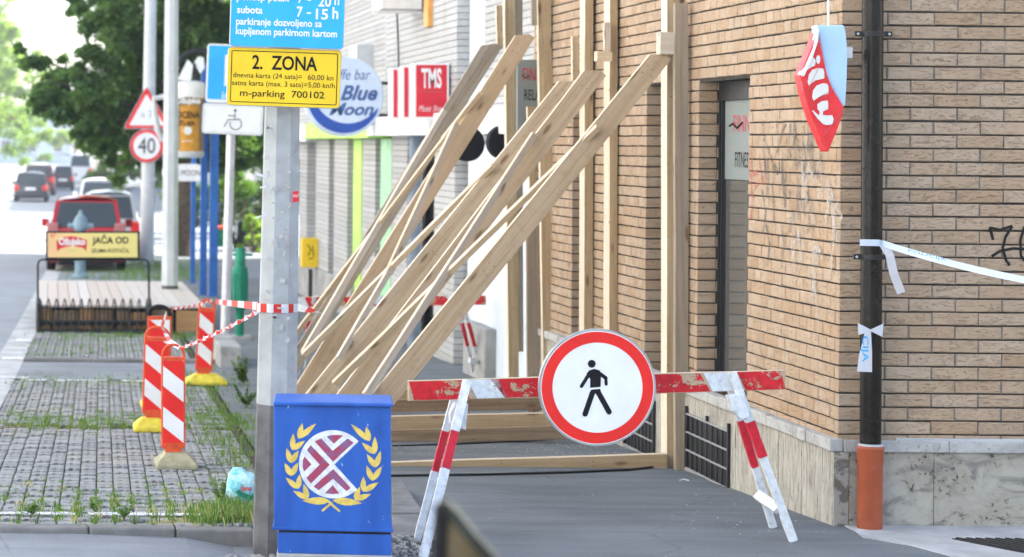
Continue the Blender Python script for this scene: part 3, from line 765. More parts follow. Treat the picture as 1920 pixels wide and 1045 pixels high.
sg = [[(1856, 427), (1862, 450)], [(1855, 427), (1875, 431), (1898, 424)], [(1898, 424), (1885, 445), (1880, 465), (1886, 488), (1893, 498)], [(1859, 481), (1875, 471), (1900, 466), (1930, 468)], [(1921, 425), (1913, 450), (1914, 480), (1930, 500)], [(1945, 430), (1930, 440), (1921, 425)]]
for i_, l_ in enumerate(sg):
    mb = MB(); n = len(l_); q_ = [f_(*p) for p in l_]; L_, R2 = [], []
    for i in range(n):
        d = Vector((q_[min(n - 1, i + 1)][0] - q_[max(0, i - 1)][0], q_[min(n - 1, i + 1)][1] - q_[max(0, i - 1)][1])).normalized() * .0075
        L_.append((q_[i][0] - d.y, FY - .0045 - .0002 * i_, q_[i][1] + d.x)); R2.append((q_[i][0] + d.y, FY - .0045 - .0002 * i_, q_[i][1] - d.x))
    mb.add(L_ + R2, [(i, i + 1, n + i + 1, n + i) for i in range(n - 1)]); mb.build('graffiti', M['marker_black'], near, fixn=False)

# ------------------------------------------------------------------ white-brick building beyond
random.seed(5)
X2 = 4.72
far = thing('white_brick_building', 'white brick shop building with green frames beyond the timber props', 'building', (X2, 20.2, g(20)))
def yq(px, X): return X * FPX / (px - CX)      # distance at which the wall plane X crosses that column
def hq(py, Y): return P(0 + CX, py, Y).z + 0
b = MB(); b.bb((X2 + .25, 20.05, -1.2), (14, 43, 12.8)); b.build('core_wall', M['render_pale'], far)
courses = MB()
def brickrun(y0, y1, z0, z1, X=X2, end=True, pitch=.075):
    z = z0
    while z < z1 - .02:
        courses.bb((X + random.uniform(0, .003), y0, z + .008), (X + .20, y1, min(z + pitch, z1)), 0); z += pitch
backs = MB()
def pier(y0, y1, z0, z1, X=X2):
    brickrun(y0, y1, z0, z1, X); backs.bb((X + .012, y0 + .012, z0), (X + .24, y1 - .012, z1))
ZS0, ZS1 = 2.17, 2.42
ya = [(903, 1012), (740, 856), (560, 724)]
pier(yq(1012, 4.74) + .1, 24.3, ZS1, 7.5); pier(25.25, 30.6, ZS1, 7.5, 4.60); pier(31.4, 42.5, ZS1, 7.5, 4.72)
b = MB(); b.bb((4.74, 24.3, -.4), (4.98, 25.25, 7.5)); b.build('render_panel', M['render_pale'], far)
b = MB(); b.bb((4.8, 30.6, ZS1), (4.98, 31.4, 7.5)); b.build('render_panel', M['render_pale'], far)
for p0, p1 in ((815, 853), (735, 764), (680, 704), (627, 652), (593, 617), (562, 576)):
    pier(yq(p1, 4.6), yq(p0, 4.6), -.5, ZS0, 4.60)
tag(courses.build('brick_courses', M['brick_white'], far, fixn=False), kind='stuff'); backs.build('mortar', M['mortar_grey'], far)
b = MB(); b.bb((4.40, 21.0, ZS0), (4.95, 30.9, ZS1)); b.build('canopy', M['render_white'], far, bevel=.01)
b = MB(); b.bb((4.38, 20.6, ZS0 + .02), (4.95, 20.98, ZS1 + .1)); b.build('canopy_end', M['render_white'], far, bevel=.01)
b = MB(); b.bb((4.42, 31.0, ZS0 - .03), (4.95, 38.5, ZS1 - .02)); b.build('canopy', M['lime'], far, bevel=.01)
b = MB(); b.bb((4.42, 38.6, ZS0 - .08), (4.95, 43.0, ZS1 - .02)); b.build('canopy', M['render_white'], far, bevel=.01)
for p0, p1, mm in ((663, 678, 'lime'), (714, 734, 'mint')):
    b = MB(); b.bb((4.64, yq(p1, 4.64), -.5), (4.9, yq(p0, 4.64), ZS0 - .04)); b.build('door_frame', M[mm], far)
for p0, p1, mm in ((653, 663, 'shop_grey'), (704, 714, 'opening_dark'), (764, 812, 'opening_dark'), (617, 627, 'film_grey'), (577, 593, 'render_pale')):
    b = MB(); b.bb((4.90, yq(p1, 4.9), -.5), (4.96, yq(p0, 4.9), ZS0 - .06)); b.build('shop_window', M[mm], far)
b = MB(); b.bb((4.62, 20.3, -.5), (4.95, 24.3, ZS0 - .01)); b.build('render_panel', M['render_pale'], far)
b = MB(); b.tube((4.58, 27.9, -.5), (4.58, 27.9, ZS0), .08, n=12); b.build('drainpipe', M['pipe_slate'], far)
b = MB(); b.bb((4.50, 23.0, -.6), (4.75, 24.2, .17)); b.build('step_block', M['concrete'], far, bevel=.02)
b = MB(); b.bb((4.58, 33.8, -.8), (4.70, 43, -.05)); b.build('plinth', M['concrete'], far, bevel=.02)
b = MB(); b.bb((4.22, 28.6, -.8), (4.75, 30.2, .02)); pl = b.build('step_block', M['concrete'], far, bevel=.02)
mb = MB(); pnl = Panel(750, 600, 28.59)
for l_ in ([(740, 592), (756, 612)], [(756, 592), (740, 612)], [(743, 600), (754, 603)]): pnl.poly(mb, capsule(l_[0], l_[1], 3), .003)
pnl.ring(mb, 766, 600, 6, 9, .003, n=20); pnl.ring(mb, 766, 575, 8, 11, .003, n=20)
mb.build('graffiti', M['spray_red'], far, W=pnl.W, fixn=False)
b = MB(); b.bb((7.6, 43.02, -1.2), (20, 56.5, 17)); b.build('rear_wing', M['render_pale'], far)
# fittings on its upper wall
b = MB(); b.bb((4.08, 27.5, 3.72), (4.58, 28.3, 4.3)); b.bb((4.04, 27.55, 3.67), (4.6, 27.6, 3.70)); b.build('air_conditioner', M['cream_white'], far, bevel=.02)
b = MB(); b.path([P(744, 20, 29.2), P(746, 60, 29.2), P(748, 130, 29.2)], .012, 6); b.build('cable', M['cable'], far)
b = MB(); b.bb((4.48, 32.6, 2.83), (4.74, 33.4, 3.51)); b.build('shutter_box', M['steel_pale'], far, bevel=.01)
b = MB(); b.bb((4.54, 26.85, 3.48), (4.6, 27.15, 4.6)); b.build('shutter_strip', M['orange_slat'], far)
# far pale street-end blocks and the row across the road (unseen; sized and placed to throw light back on the brick side)
def block(name, label, x0, y0, x1, y1, h, mat, face='-Y', rowsn=4, coln=5, win=True):
    t = thing(name, label, 'building', ((x0 + x1) / 2, y0, g(y0)))
    MB().bb((x0, y0, -1.2), (x1, y1, h)).build('wall', M[mat], t); MB().bb((x0 - .3, y0 - .3, h), (x1 + .3, y1 + .3, h + .4)).build('roof', M['facade_far'], t)
    if win:
        for r in range(rowsn):
            for c_ in range(coln):
                zc = 1.4 + r * 3.1
                if zc + 1 > h: continue
                if face == '-Y':
                    xc = x0 + (c_ + .5) * (x1 - x0) / coln; f = MB().bb((xc - .65, y0 - .05, zc - .8), (xc + .65, y0 + .02, zc + .8)).build('window', M['sign_white'], t)
                    MB().bb((xc - .55, y0 - .06, zc - .7), (xc + .55, y0 - .051, zc + .7)).build('pane', M['glass'], f)
                else:
                    yc = y0 + (c_ + .5) * (y1 - y0) / coln; X = x1 if face == '+X' else x0; s = 1 if face == '+X' else -1
                    f = MB().bb((X - .02 * s, yc - .65, zc - .8), (X + .05 * s, yc + .65, zc + .8)).build('window', M['sign_white'], t)
                    MB().bb((X + .051 * s, yc - .55, zc - .7), (X + .06 * s, yc + .55, zc + .7)).build('pane', M['glass'], f)
    return t
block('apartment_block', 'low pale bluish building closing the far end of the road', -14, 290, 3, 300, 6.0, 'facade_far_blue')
block('apartment_block', 'unseen long white apartment row added left of the road to bounce sunlight', -24, -14, -11.0, 125, 17, 'render_white', '+X', 5, 22)
block('apartment_block', 'sunlit corner house across the side street behind the big dark tree', 9, 98, 22, 150, 9, 'facade_far', '-Y', 3, 5)
# ------------------------------------------------------------------ timber shoring
random.seed(21)
def board(name, p0, p1, w0, w1, th, parent, mat, face=(0, -1, 0), bow=.0, push=0.0, chamf=False):
    """plank from p0 to p1, broad side turned to `face`; w0/w1 widths at the ends (m)"""
    p0, p1 = Vector(p0), Vector(p1); ax = (p1 - p0); L = ax.length; ax.normalize()
    f = Vector(face); f = (f - ax * f.dot(ax)).normalized(); s = ax.cross(f).normalized()
    R = Matrix((ax, s, f)).transposed().to_4x4(); W = Matrix.Translation((p0 + p1) / 2 + f * push) @ R
    n = 7; vs = []; fs = []
    for i in range(n):
        t = i / (n - 1); x = -L / 2 + L * t; w = (w0 + (w1 - w0) * t) / 2; bz = bow * math.sin(math.pi * t) + random.uniform(-.0015, .0015)
        wl = w + random.uniform(-.0015, .0015); xx = x
        vs += [(xx, -wl, -th / 2 + bz), (xx, wl, -th / 2 + bz), (xx, wl, th / 2 + bz), (xx, -wl, th / 2 + bz)]
    if chamf:       # sawn corner at the upper end
        t_ = vs[:4]; cut = w0 * .62; x1_ = -L / 2 + w0 * .5
        vs = [(t_[0][0], t_[0][1], t_[0][2]), (t_[1][0], t_[1][1] - cut, t_[1][2]), (t_[2][0], t_[2][1] - cut, t_[2][2]), (t_[3][0], t_[3][1], t_[3][2])] + [(x1_, q[1], q[2]) for q in t_] + vs[4:]; n += 1
    mi = []
    for i in range(n - 1):
        a, b = i * 4, i * 4 + 4
        for k in range(4): fs.append((a + k, a + (k + 1) % 4, b + (k + 1) % 4, b + k)); mi.append(k % 2)
    fs.append((3, 2, 1, 0)); fs.append(tuple(range(4 * n - 4, 4 * n))); mi += [0, 0]
    mb = MB(); mb.add(vs, fs); mb.m = mi      # narrow edges paler: fresh-sawn wood, with sky light on them put into the colour
    return mb.build(name, [M[mat], M['pine_edge_lit'] if mat in ('pine', 'pine_tan', 'pine_fresh', 'pine_bleached') else M[mat]], parent, W=W, bevel=.0025)
def pb(name, x0, y0, x1, y1, Y0, Y1, wpx0, wpx1, th, parent, mat, **k):
    a, b = P(x0, y0, Y0), P(x1, y1, Y1)
    return board(name, a, b, wpx0 * Y0 / FPX, wpx1 * Y1 / FPX, th, parent, mat, **k)
def post(x0, y0, x1, y1, wpx, Y, depth, parent, mat, name='post'):
    """upright: front edge centre given in the picture, `depth` = how far it reaches back from the camera"""
    a, b = P(x0, y0, Y), P(x1, y1, Y)
    if b.z < g(Y) + .3: b.z = g(Y) - .01
    w = wpx * Y / FPX
    a.y += depth / 2; b.y += depth / 2
    return board(name, a, b, w, w, depth, parent, mat)
shore = []
fa = thing('timber_shoring', 'nearest raking timber prop, its upright beside the shop windows and sill behind the barrier', 'timber prop', G(1258, 868), 'timber shoring against the brick wall')
post(1262, -90, 1261, 868, 22, 15.26, .15, fa, 'pine_tan')
a = P(1284, 5, 15.0); b = P(1285, 868, 15.0); b.z = g(15.0) - .005; board('wall_plate', a, b, 25 * 15 / FPX, 25 * 15 / FPX, .05, fa, 'pine_weathered', push=-.10)  # grey wood tone stands in for the shade on this plate
pb('raker', 1243, 100, 600, 893, 15.16, 15.16, 36, 46, .048, fa, 'pine', chamf=True)
pb('sleeper', 560, 887, 1248, 864, 15.22, 15.22, 31, 27, .07, fa, 'pine_tan')
MB().box(P(1248, 82, 15.15), (.10, .10, .15)).build('block', M['pine_bleached'], fa, bevel=.003)
pb('brace', 1122, 238, 628, 720, 15.08, 16.5, 10, 14, .035, fa, 'pine_fresh', face=(.5, -1, .3))
fb = thing('timber_shoring', 'middle pair of raking timber props with a square block where they meet the uprights', 'timber prop', G(1150, 825), 'timber shoring against the brick wall')
post(1105, -90, 1103, 780, 16, 17.72, .17, fb, 'pine_tan'); post(1121, -90, 1121, 780, 18, 17.95, .05, fb, 'pine_dark', 'wall_plate')
post(1151, -90, 1150, 800, 15, 16.98, .18, fb, 'pine_tan'); post(1164, -90, 1164, 134, 17, 17.2, .05, fb, 'pine_brown', 'wall_plate'); post(1165, 232, 1164, 800, 17, 17.22, .05, fb, 'pine_brown', 'wall_plate')
post(1079, 68, 1080, 150, 13, 17.7, .04, fb, 'pine_tan'); post(1139, 42, 1139, 98, 12, 16.9, .04, fb, 'pine_bleached', 'cleat')
pb('raker', 1120, 130, 606, 802, 16.9, 16.9, 38, 36, .048, fb, 'pine', chamf=True)
pb('raker', 1074, 150, 554, 795, 17.68, 17.68, 38, 41, .048, fb, 'pine', chamf=True)
MB().box(P(1131, 106, 16.82), (.115, .09, .075)).build('block', M['pine_fresh'], fb, bevel=.003)
pb('sleeper', 560, 824, 1150, 808, 16.95, 16.95, 26, 24, .07, fb, 'pine_dark')
pb('sleeper', 560, 797, 1110, 784, 17.72, 17.72, 26, 24, .07, fb, 'pine_tan')
pb('brace', 1001, 252, 686, 742, 16.82, 15.05, 12, 15, .035, fb, 'pine_bleached', face=(.6, -1, .3))
pb('brace', 925, 310, 570, 666, 17.6, 18.8, 9, 13, .035, fb, 'pine_fresh', face=(.5, -1, .3))
fc = thing('timber_shoring', 'farthest pair of raking timber props, one grey board, uprights by the shop panel', 'timber prop', G(1020, 715), 'timber shoring against the brick wall')
post(955, -120, 964, 740, 19, 20.6, .09, fc, 'pine_tan'); post(972, -120, 974, 660, 15, 20.8, .04, fc, 'pine_weathered', 'wall_plate')
post(1019, -120, 1033, 760, 25, 19.25, .07, fc, 'pine_tan'); post(1041, -120, 1052, 760, 17, 19.4, .05, fc, 'pine_brown', 'wall_plate')
post(1000, 402, 1003, 760, 26, 19.5, .05, fc, 'pine_weathered'); post(996, 200, 1003, 480, 14, 19.7, .06, fc, 'pine_tan')
post(936, 10, 938, 92, 11, 20.55, .05, fc, 'pine_tan'); post(1001, -30, 1002, 48, 10, 19.2, .04, fc, 'pine_weathered', 'cleat')
pb('raker', 988, 62, 540, 778, 19.17, 19.17, 33, 34, .048, fc, 'pine', chamf=True)
pb('raker', 926, 80, 530, 718, 20.5, 20.5, 34, 27, .048, fc, 'pine_weathered', chamf=True)
pb('sleeper', 560, 762, 1030, 757, 19.25, 19.25, 24, 22, .07, fc, 'pine_dark')
pb('sleeper', 560, 742, 960, 737, 20.6, 20.6, 20, 20, .07, fc, 'pine_tan')
pb('brace', 833, 208, 569, 663, 20.3, 18.9, 10, 13, .035, fc, 'pine_bleached', face=(.6, -1, .3))
pb('brace', 900, 174, 830, 262, 19.05, 19.3, 10, 9, .03, fc, 'pine_fresh', face=(.5, -1, .3))
pb('brace', 838, 252, 553, 628, 19.2, 20.2, 6, 9, .03, fc, 'pine_fresh', face=(.5, -1, .3))
pb('brace', 856, 232, 729, 512, 19.0, 18.2, 12, 15, .035, fc, 'pine_bleached', face=(.6, -1, .3))
pb('brace', 752, 470, 634, 674, 18.4, 17.5, 11, 12, .035, fc, 'pine_bleached', face=(.6, -1, .3))

# nail heads where the rakers meet uprights, sleepers and battens
for t_ in (fa, fb, fc):
    for o in [c for c in t_.children if c.name.startswith(('raker', 'post', 'sleeper'))]:
        xs_ = [v.co.x for v in o.data.vertices]; zs_ = max(v.co.z for v in o.data.vertices); L0, L1 = min(xs_), max(xs_)
        for fr_ in ([.035, .05, .5, .52, .72] if o.name.startswith('raker') else [.28, .55, .8]):
            for sgn in (-1, 1):
                mb = MB(); c_ = WM[o.name] @ Vector((L0 + (L1 - L0) * fr_ + random.uniform(-.01, .01), sgn * random.uniform(.012, .035), zs_))
                mb.lathe(c_, [(.0038, -.001), (.0038, .001)], 8, 0, 'Y'); mb.build('nail', M['black_metal'], t_)
# ------------------------------------------------------------------ trestle barriers
def barrier(label, bx0, by0, bx1, by1, Y0, Y1, hpx, stripes, legs, light=True, hubs=True):
    a, b = P(bx0, by0, Y0), P(bx1, by1, Y1); base = (a + b) / 2; base.z = g((Y0 + Y1) / 2)
    t = thing('barrier', label, 'barrier', base, 'red and white trestle barriers')
    w = hpx * (Y0 + Y1) / 2 / FPX
    bd = board('board', a, b, w, w, .028, t, 'pine')
    L = (b - a).length; ax = (b - a).normalized()
    W = WM[bd.name]
    for (x0, x1, kind, sl) in stripes:       # fractions along the board
        # corners in board space: x along, y across (minus y = up because of face order)
        q = [(x0 - sl, 1), (x1 - sl, 1), (x1 + sl, -1), (x0 + sl, -1)]
        vs = []
        flip = 1 if (W @ Vector((0, 1, 0))).z > W.translation.z else -1
        for fx, s in q: vs.append((-L / 2 + max(.001, min(.999, fx)) * L, s * flip * (w / 2 - .003), .0155))
        m_ = MB(); n = 10; vv = []; 
        for i in range(n + 1):
            f = i / n; top = Vector(vs[0]).lerp(Vector(vs[1]), f); bot = Vector(vs[3]).lerp(Vector(vs[2]), f); vv += [top, bot]
        m_.add(vv, [(2 * i, 2 * i + 1, 2 * i + 3, 2 * i + 2) for i in range(n)])
        o = m_.mesh('paint_stripe', M[kind]); place('paint_stripe', o, bd, W)
    for lg in legs:
        (tx, ty, fx, fy, fY, wpx, red0, red1) = lg[:8]
        top = P(tx, ty, lg[8]); foot = G(fx, fy) if fY is None else P(fx, fy, fY)
        if fY is not None: foot.z = g(fY)
        wd = wpx * .76 * 12 / FPX * lg[9]
        leg = board('leg', top, foot, wd, wd, wd * .6, t, 'pine_bleached')
        for (f0, f1, mm) in ((0.0, red0, 'leg_white'), (red0, red1, 'leg_red'), (red1, .995, 'leg_white')):
            p, q = top.lerp(foot, f0 + .002), top.lerp(foot, f1 - .001)
            e = board('paint_band', p, q, wd + .006, wd + .006, wd * .6 + .009, t, 'pine_bleached'); e.data.materials.clear(); e.data.materials.append(M[mm]); e.data.materials.append(M[mm]); e.modifiers.clear()
    return t, bd
front, fbd = barrier('near red and white trestle barrier carrying the round sign', 765, 733, 1471, 712, 11.52, 11.78, 37,
    [(.005, .150, 'worn_red', .008), (.165, .245, 'worn_white', .012), (.232, .360, 'worn_red', .018), (.640, .782, 'worn_red', .014), (.790, .875, 'worn_white', .012), (.880, .998, 'worn_red', .012)],
    [(876, 714, 792, 1062, 11.12, 17, .29, .50, 11.47, 1.0), (857, 722, 782, 1012, None, 15, .30, .56, 11.75, .9),
     (1372, 698, 1488, 1016, None, 17, .29, .50, 11.70, 1.0), (1362, 700, 1450, 990, None, 16, .30, .60, 11.93, .9)])
b = MB(); pn = Panel(1380, 760, 11.68, .0)
for q, dd in (([(1363, 742), (1392, 738), (1404, 782), (1388, 786), (1371, 770)], .02),):
    pn.poly(b, q, dd, .06)
b.build('gusset', M['leg_white'], front, W=pn.W, bevel=.004)
b = MB(); pn = Panel(860, 780, 11.46, .0); pn.poly(b, [(852, 755), (877, 757), (872, 806), (843, 795), (843, 775)], .02, .06); b.build('gusset', M['leg_white'], front, W=pn.W, bevel=.004)
board('spreader', P(1420, 928, 11.95), P(1460, 956, 11.72), .052, .052, .03, front, 'leg_white')
backb, bb_ = barrier('far trestle barrier standing behind the timber props', 556, 566, 911, 563, 22.9, 23.1, 18,
    [(.0, .05, 'worn_white', .01), (.05, .14, 'worn_red', .012), (.25, .40, 'worn_red', .02), (.40, .66, 'worn_white', .02), (.66, .80, 'worn_red', .02), (.80, .93, 'worn_white', .015), (.93, .998, 'worn_red', .01)],
    [(590, 556, 556, 705, None, 8, .29, .50, 22.85, 1.75), (594, 556, 574, 692, None, 8, .29, .5, 23.2, 1.7), (856, 560, 890, 706, None, 8, .3, .6, 23.0, 1.75), (866, 560, 906, 704, 23.5, 8, .3, .6, 23.2, 1.7)])
board('spreader', P(880, 676, 23.2), P(908, 680, 23.3), .05, .05, .03, backb, 'leg_white')

# ------------------------------------------------------------------ round no-pedestrians sign
pn = Panel(1120, 727, 11.44, .012)
sg = thing('round_sign', 'large round red-rimmed sign with a walking figure, hung on the near barrier', 'road sign', P(1120, 832, 11.44))
b = MB(); b.lathe((0, 0, 0), [(.2985, .000), (.3005, .004), (.3005, .018), (.29, .020)], 72, 0, 'Y'); b.build('rim', M['sign_back'], sg, smooth=True, W=pn.W)
b = MB(); pn.poly(b, circle(1120, 727, 106.3, 72), .0015, .001); b.build('face', M['sign_white'], sg, W=pn.W)
b = MB(); pn.ring(b, 1120, 727, 84.5, 104.8, .003, n=80); b.build('red_ring', M['sign_red'], sg, W=pn.W, fixn=False)
Z = lambda x, y: (740 + x / 2.581, 640 + y / 2.58)
b = MB(); pp = lambda q: pn.poly(b, [Z(*k) for k in q], .003, .001)
pn.poly(b, circle(*Z(953, 109), 19 / 2.58, 24), .003, .001)
pp([(928, 156), (942, 140), (966, 134), (990, 140), (998, 152), (996, 221), (945, 225), (946, 184)])
pp([(949, 235), (994, 230), (1001, 262), (978, 262), (970, 252), (960, 262), (944, 262)])
for a_, c_, w_ in (((944, 152), (903, 218), 17), ((983, 150), (1021, 178), 18), ((1021, 178), (1023, 208), 15), ((956, 250), (921, 352), 26), ((986, 250), (1037, 342), 26)):
    pn.poly(b, capsule(Z(*a_), Z(*c_), w_ / 2.58), .0034, .001)
b.build('walking_figure', M['sign_black'], sg, W=pn.W)
b = MB(); b.bb((-.02, .021, -.15), (.02, .035, .12)); b.build('clamp', M['steel'], sg, W=pn.W)

# ------------------------------------------------------------------ blue utility cabinet with painted crest
KY = 10.9
pn = Panel(624, 870, KY, .011, yaw=rad(-7.2))
cab = thing('utility_cabinet', 'blue painted utility cabinet with a yellow laurel wreath and maroon crest', 'utility box', Vector((P(624, 870, KY).x, KY + .17, 0)))
def cbox(x0, y0, x1, y1, d0, d1, nm, mat, bev=.004):
    b = MB(); pn.poly(b, [(x0, y0), (x1, y0), (x1, y1), (x0, y1)], d0, d0 - d1); return b.build(nm, M[mat], cab, W=pn.W, bevel=bev)
cbox(514, 758.5, 732, 995, 0, -.34, 'body', 'cabinet_blue')
cbox(513, 754.5, 736, 761.5, .020, -.36, 'lid', 'cabinet_blue', .006)
cbox(521, 1001, 733, 1040, -.004, -.33, 'base', 'cabinet_blue'); cbox(519, 1040, 735, 1066, .002, -.336, 'footing', 'concrete', .01)
cbox(523, 994.6, 731, 1001.4, -.014, -.32, 'plinth_gap', 'opening_dark', 0)
cbox(511.5, 990, 736, 996, .004, -.335, 'drip_edge', 'cabinet_blue', .002)
q = lambda x, y: (500 + x / 3.2154, 720 + y / 3.2154)
mouth = [q(552, 345), q(408, 485), q(533, 622)]
arc = []
c0, c1, R_ = q(402, 485)[0], q(402, 485)[1], 206 / 3.2154
a_s = math.atan2(q(0, 622)[1] - c1, q(533, 0)[0] - c0); a_e = math.atan2(q(0, 345)[1] - c1, q(552, 0)[0] - c0) + 2 * math.pi
for i in range(49):
    t = a_s + (a_e - a_s) * i / 48; arc.append((c0 + R_ * math.cos(t) * 1.0, c1 + R_ * math.sin(t)))
b = MB(); pn.poly(b, arc[:] + [q(408, 485)], .0012, .001)
b.build('crest_disc', M['emblem_white'], cab, W=pn.W)
mar = [[(362, 318), (385, 309), (430, 307), (460, 310), (405, 360)], [(290, 348), (330, 330), (398, 404), (487, 327), (522, 352), (400, 469)],
       [(243, 402), (266, 371), (380, 488), (268, 603), (240, 570), (320, 488)], [(229, 440), (271, 487), (227, 531), (219, 510), (219, 465)],
       [(283, 620), (401, 513), (505, 625), (481, 645), (400, 572), (314, 643)], [(350, 660), (398, 610), (438, 660), (400, 664)]]
b = MB()
for p_ in mar: pn.poly(b, [q(*k) for k in p_], .0024, .001)
b.build('crest_chevrons', M['emblem_maroon'], cab, W=pn.W)
b = MB()
lv = [((192, 335), (218, 238), (300, 240)), ((155, 403), (162, 303), (232, 345)), ((147, 482), (122, 392), (194, 405)), ((150, 560), (110, 482), (190, 478)), ((192, 637), (116, 570), (200, 548)), ((250, 697), (162, 650), (224, 606)),
      ((618, 343), (506, 240), (598, 253)), ((650, 418), (572, 352), (650, 314)), ((655, 500), (602, 420), (684, 400)), ((635, 580), (600, 488), (692, 490)), ((580, 647), (582, 555), (672, 588)), ((530, 697), (560, 617), (627, 660))]
for base, t1, t2 in lv:
    for t_ in (t1, t2): pn.poly(b, [(q(*k)) for k in leaf2(base, t_, 34)], .0012 + random.random() * .0004, .0008)
pn.poly(b, [q(*k) for k in leaf2((385, 706), (214, 708), 46)], .0012, .0008); pn.poly(b, [q(*k) for k in leaf2((398, 702), (574, 716), 46)], .0016, .0008)
pn.poly(b, capsule(q(375, 712), q(437, 765), 4), .0020, .0008); pn.poly(b, capsule(q(392, 718), q(338, 764), 4), .0024, .0008)
b.build('laurel_wreath', M['emblem_yellow'], cab, W=pn.W, fixn=False)

# ------------------------------------------------------------------ octagonal lamp column with the parking signs
PYd = 11.75
pt = G(520, 930); pt = Vector((P(517, 800, PYd).x, PYd, 0))
pole = thing('lamp_column', 'scruffy grey octagonal lamp column rising behind the blue cabinet', 'lamp post', pt)
def column(px_top, y_top, px_bot, y_bot, Y, w_top, w_bot, par, mat, y_split=None, mat2=None, zbot=None, n=8):
    k = Y / FPX; a, c_ = P(px_top, y_top, Y), P(px_bot, y_bot, Y); c_.z = g(Y) - .02 if zbot is None else zbot
    r0, r1 = w_top * k / 2 / math.cos(math.pi / 8), w_bot * k / 2 / math.cos(math.pi / 8)
    parts = [(0, 1, mat)]
    if y_split is not None:
        f = (a.z - P(px_bot, y_split, Y).z) / (a.z - c_.z); parts = [(0, f, mat), (f, 1, mat2)]
    for f0, f1, mm in parts:
        b = MB(); b.tube(a.lerp(c_, f0), a.lerp(c_, f1), r0 + (r1 - r0) * f0, r0 + (r1 - r0) * f1, n); b.build('shaft' if mm == mat else 'painted_base', M[mm], par, smooth=(n > 10), bevel=0)
column(536, -160, 514, 900, PYd, 57, 78, pole, 'pole_concrete', 757, 'pole_grey', zbot=-.2)
b = MB(); random.seed(4)
pc = Panel(520, 450, PYd - .112, .0)
for i in range(34):
    x = random.uniform(499, 548); y = random.uniform(215, 640); w_, h_ = random.uniform(2, 8), random.uniform(2, 8)
    pts = [(x + w_ * random.uniform(.6, 1) * math.cos(t), y + h_ * random.uniform(.5, 1) * math.sin(t)) for t in [k * math.pi / 4 for k in range(8)]]
    pc.poly(b, pts, .0, .001)
b.build('poster_scraps', M['poster_scrap'], pole, W=pc.W)
for q_ in (((499, 332), (484, 327), 5), ((497, 404), (480, 409), 3), ((498, 350), (490, 352), 4), ((563, 320), (569, 322), 3)):
    b = MB(); pc.poly(b, capsule(*q_), -.02, .002); b.build('tape_scrap', M['tape_white'], pole, W=pc.W)
b = MB(); pc.poly(b, [(549, 360), (560, 358), (561, 378), (549, 380)], -.004, .001); b.build('sticker', M['crimson'], pole, W=pc.W); pc.text('nu?', 550, 363, 560, 370, -.002, M['cream_white'], pole)
# yellow tariff sign and blue hours sign
ys = Panel(532, 146, 11.55, .033, rigid=True)
yt = thing('tariff_sign', 'yellow parking tariff sign reading 2. ZONA', 'sign', P(532, 203, 11.55))
b = MB(); ys.poly(b, rrect(426, 91, 639, 201, 8), 0, .02); b.build('plate', M['sign_back'], yt, W=ys.W, bevel=.002)
b = MB(); ys.poly(b, rrect(427.2, 92.2, 637.8, 199.8, 7), .0015, .001); b.build('face', M['sign_yellow'], yt, W=ys.W)
b = MB()
for (x0, y0, x1, y1) in ((436, 97.5, 629, 98.9), (436, 193.1, 629, 194.5), (432.6, 101, 434, 191), (631, 101, 632.4, 191)): ys.poly(b, [(x0, y0), (x1, y0), (x1, y1), (x0, y1)], .003, .001)
for cx_, cy_, a0 in ((436.6, 101.5, 180), (628.4, 101.5, 270), (628.4, 190.5, 0), (436.6, 190.5, 90)): ys.ring(b, cx_, cy_, 2.7, 4.1, .003, n=6, a0=rad(a0), a1=rad(a0 + 90))
b.build('border', M['sign_black'], yt, W=ys.W, fixn=False)
for s_, bx, bo in (('2.  ZONA', (472, 105, 594, 132), .018), ('dnevna karta (24 sata)=', (437, 138.5, 566, 151), .0), ('60,00 kn', (577, 138.5, 625, 150), .0), ('satna karta (max. 3 sata)=5,00 kn/h', (435, 153, 628, 166), .0), ('m-parking  700102', (451, 170, 609, 187), .006)):
    ys.text(s_, *bx, .003, M['sign_black'], yt, bold=bo)
bs = Panel(541, -30, 11.53, .033, rigid=True)
bt = thing('hours_sign', 'blue parking hours sign with white lettering above the yellow one', 'sign', P(541, 88, 11.53))
b = MB(); bs.poly(b, rrect(434, -150, 648, 90, 7), 0, .02); b.build('plate', M['sign_back'], bt, W=bs.W, bevel=.002)
b = MB(); bs.poly(b, rrect(435.2, -149, 646.8, 88.8, 6), .0015, .001); b.build('face', M['sign_blue'], bt, W=bs.W)
for s_, bx in (('ponedj.-petak', (445, -10, 544, 8)), ('7', (560, -14, 568, 6)), ('-', (577, -2, 584, 0.5)), ('20', (598, -10, 622, 11)), ('h', (628, -14, 637, 7)),
               ('subota', (446, 14, 494, 28)), ('7', (558, 12, 569, 32)), ('-', (577, 22, 585, 25)), ('15', (594, 15, 617, 35)), ('h', (625, 11, 636, 33)), ('parkiranje dozvoljeno sa', (445, 36, 606, 54)), ('kupljenom parkirnom kartom', (445, 54, 635, 72))):
    bs.text(s_, *bx, .003, M['sign_white'], bt, bold=.02)
b = MB()
for zz in (110, 180, 20, -60): b.tube(P(490, zz, 11.60), P(570, zz + 1, 11.60), .012, n=8)
b.build('sign_bracket', M['steel'], pole)

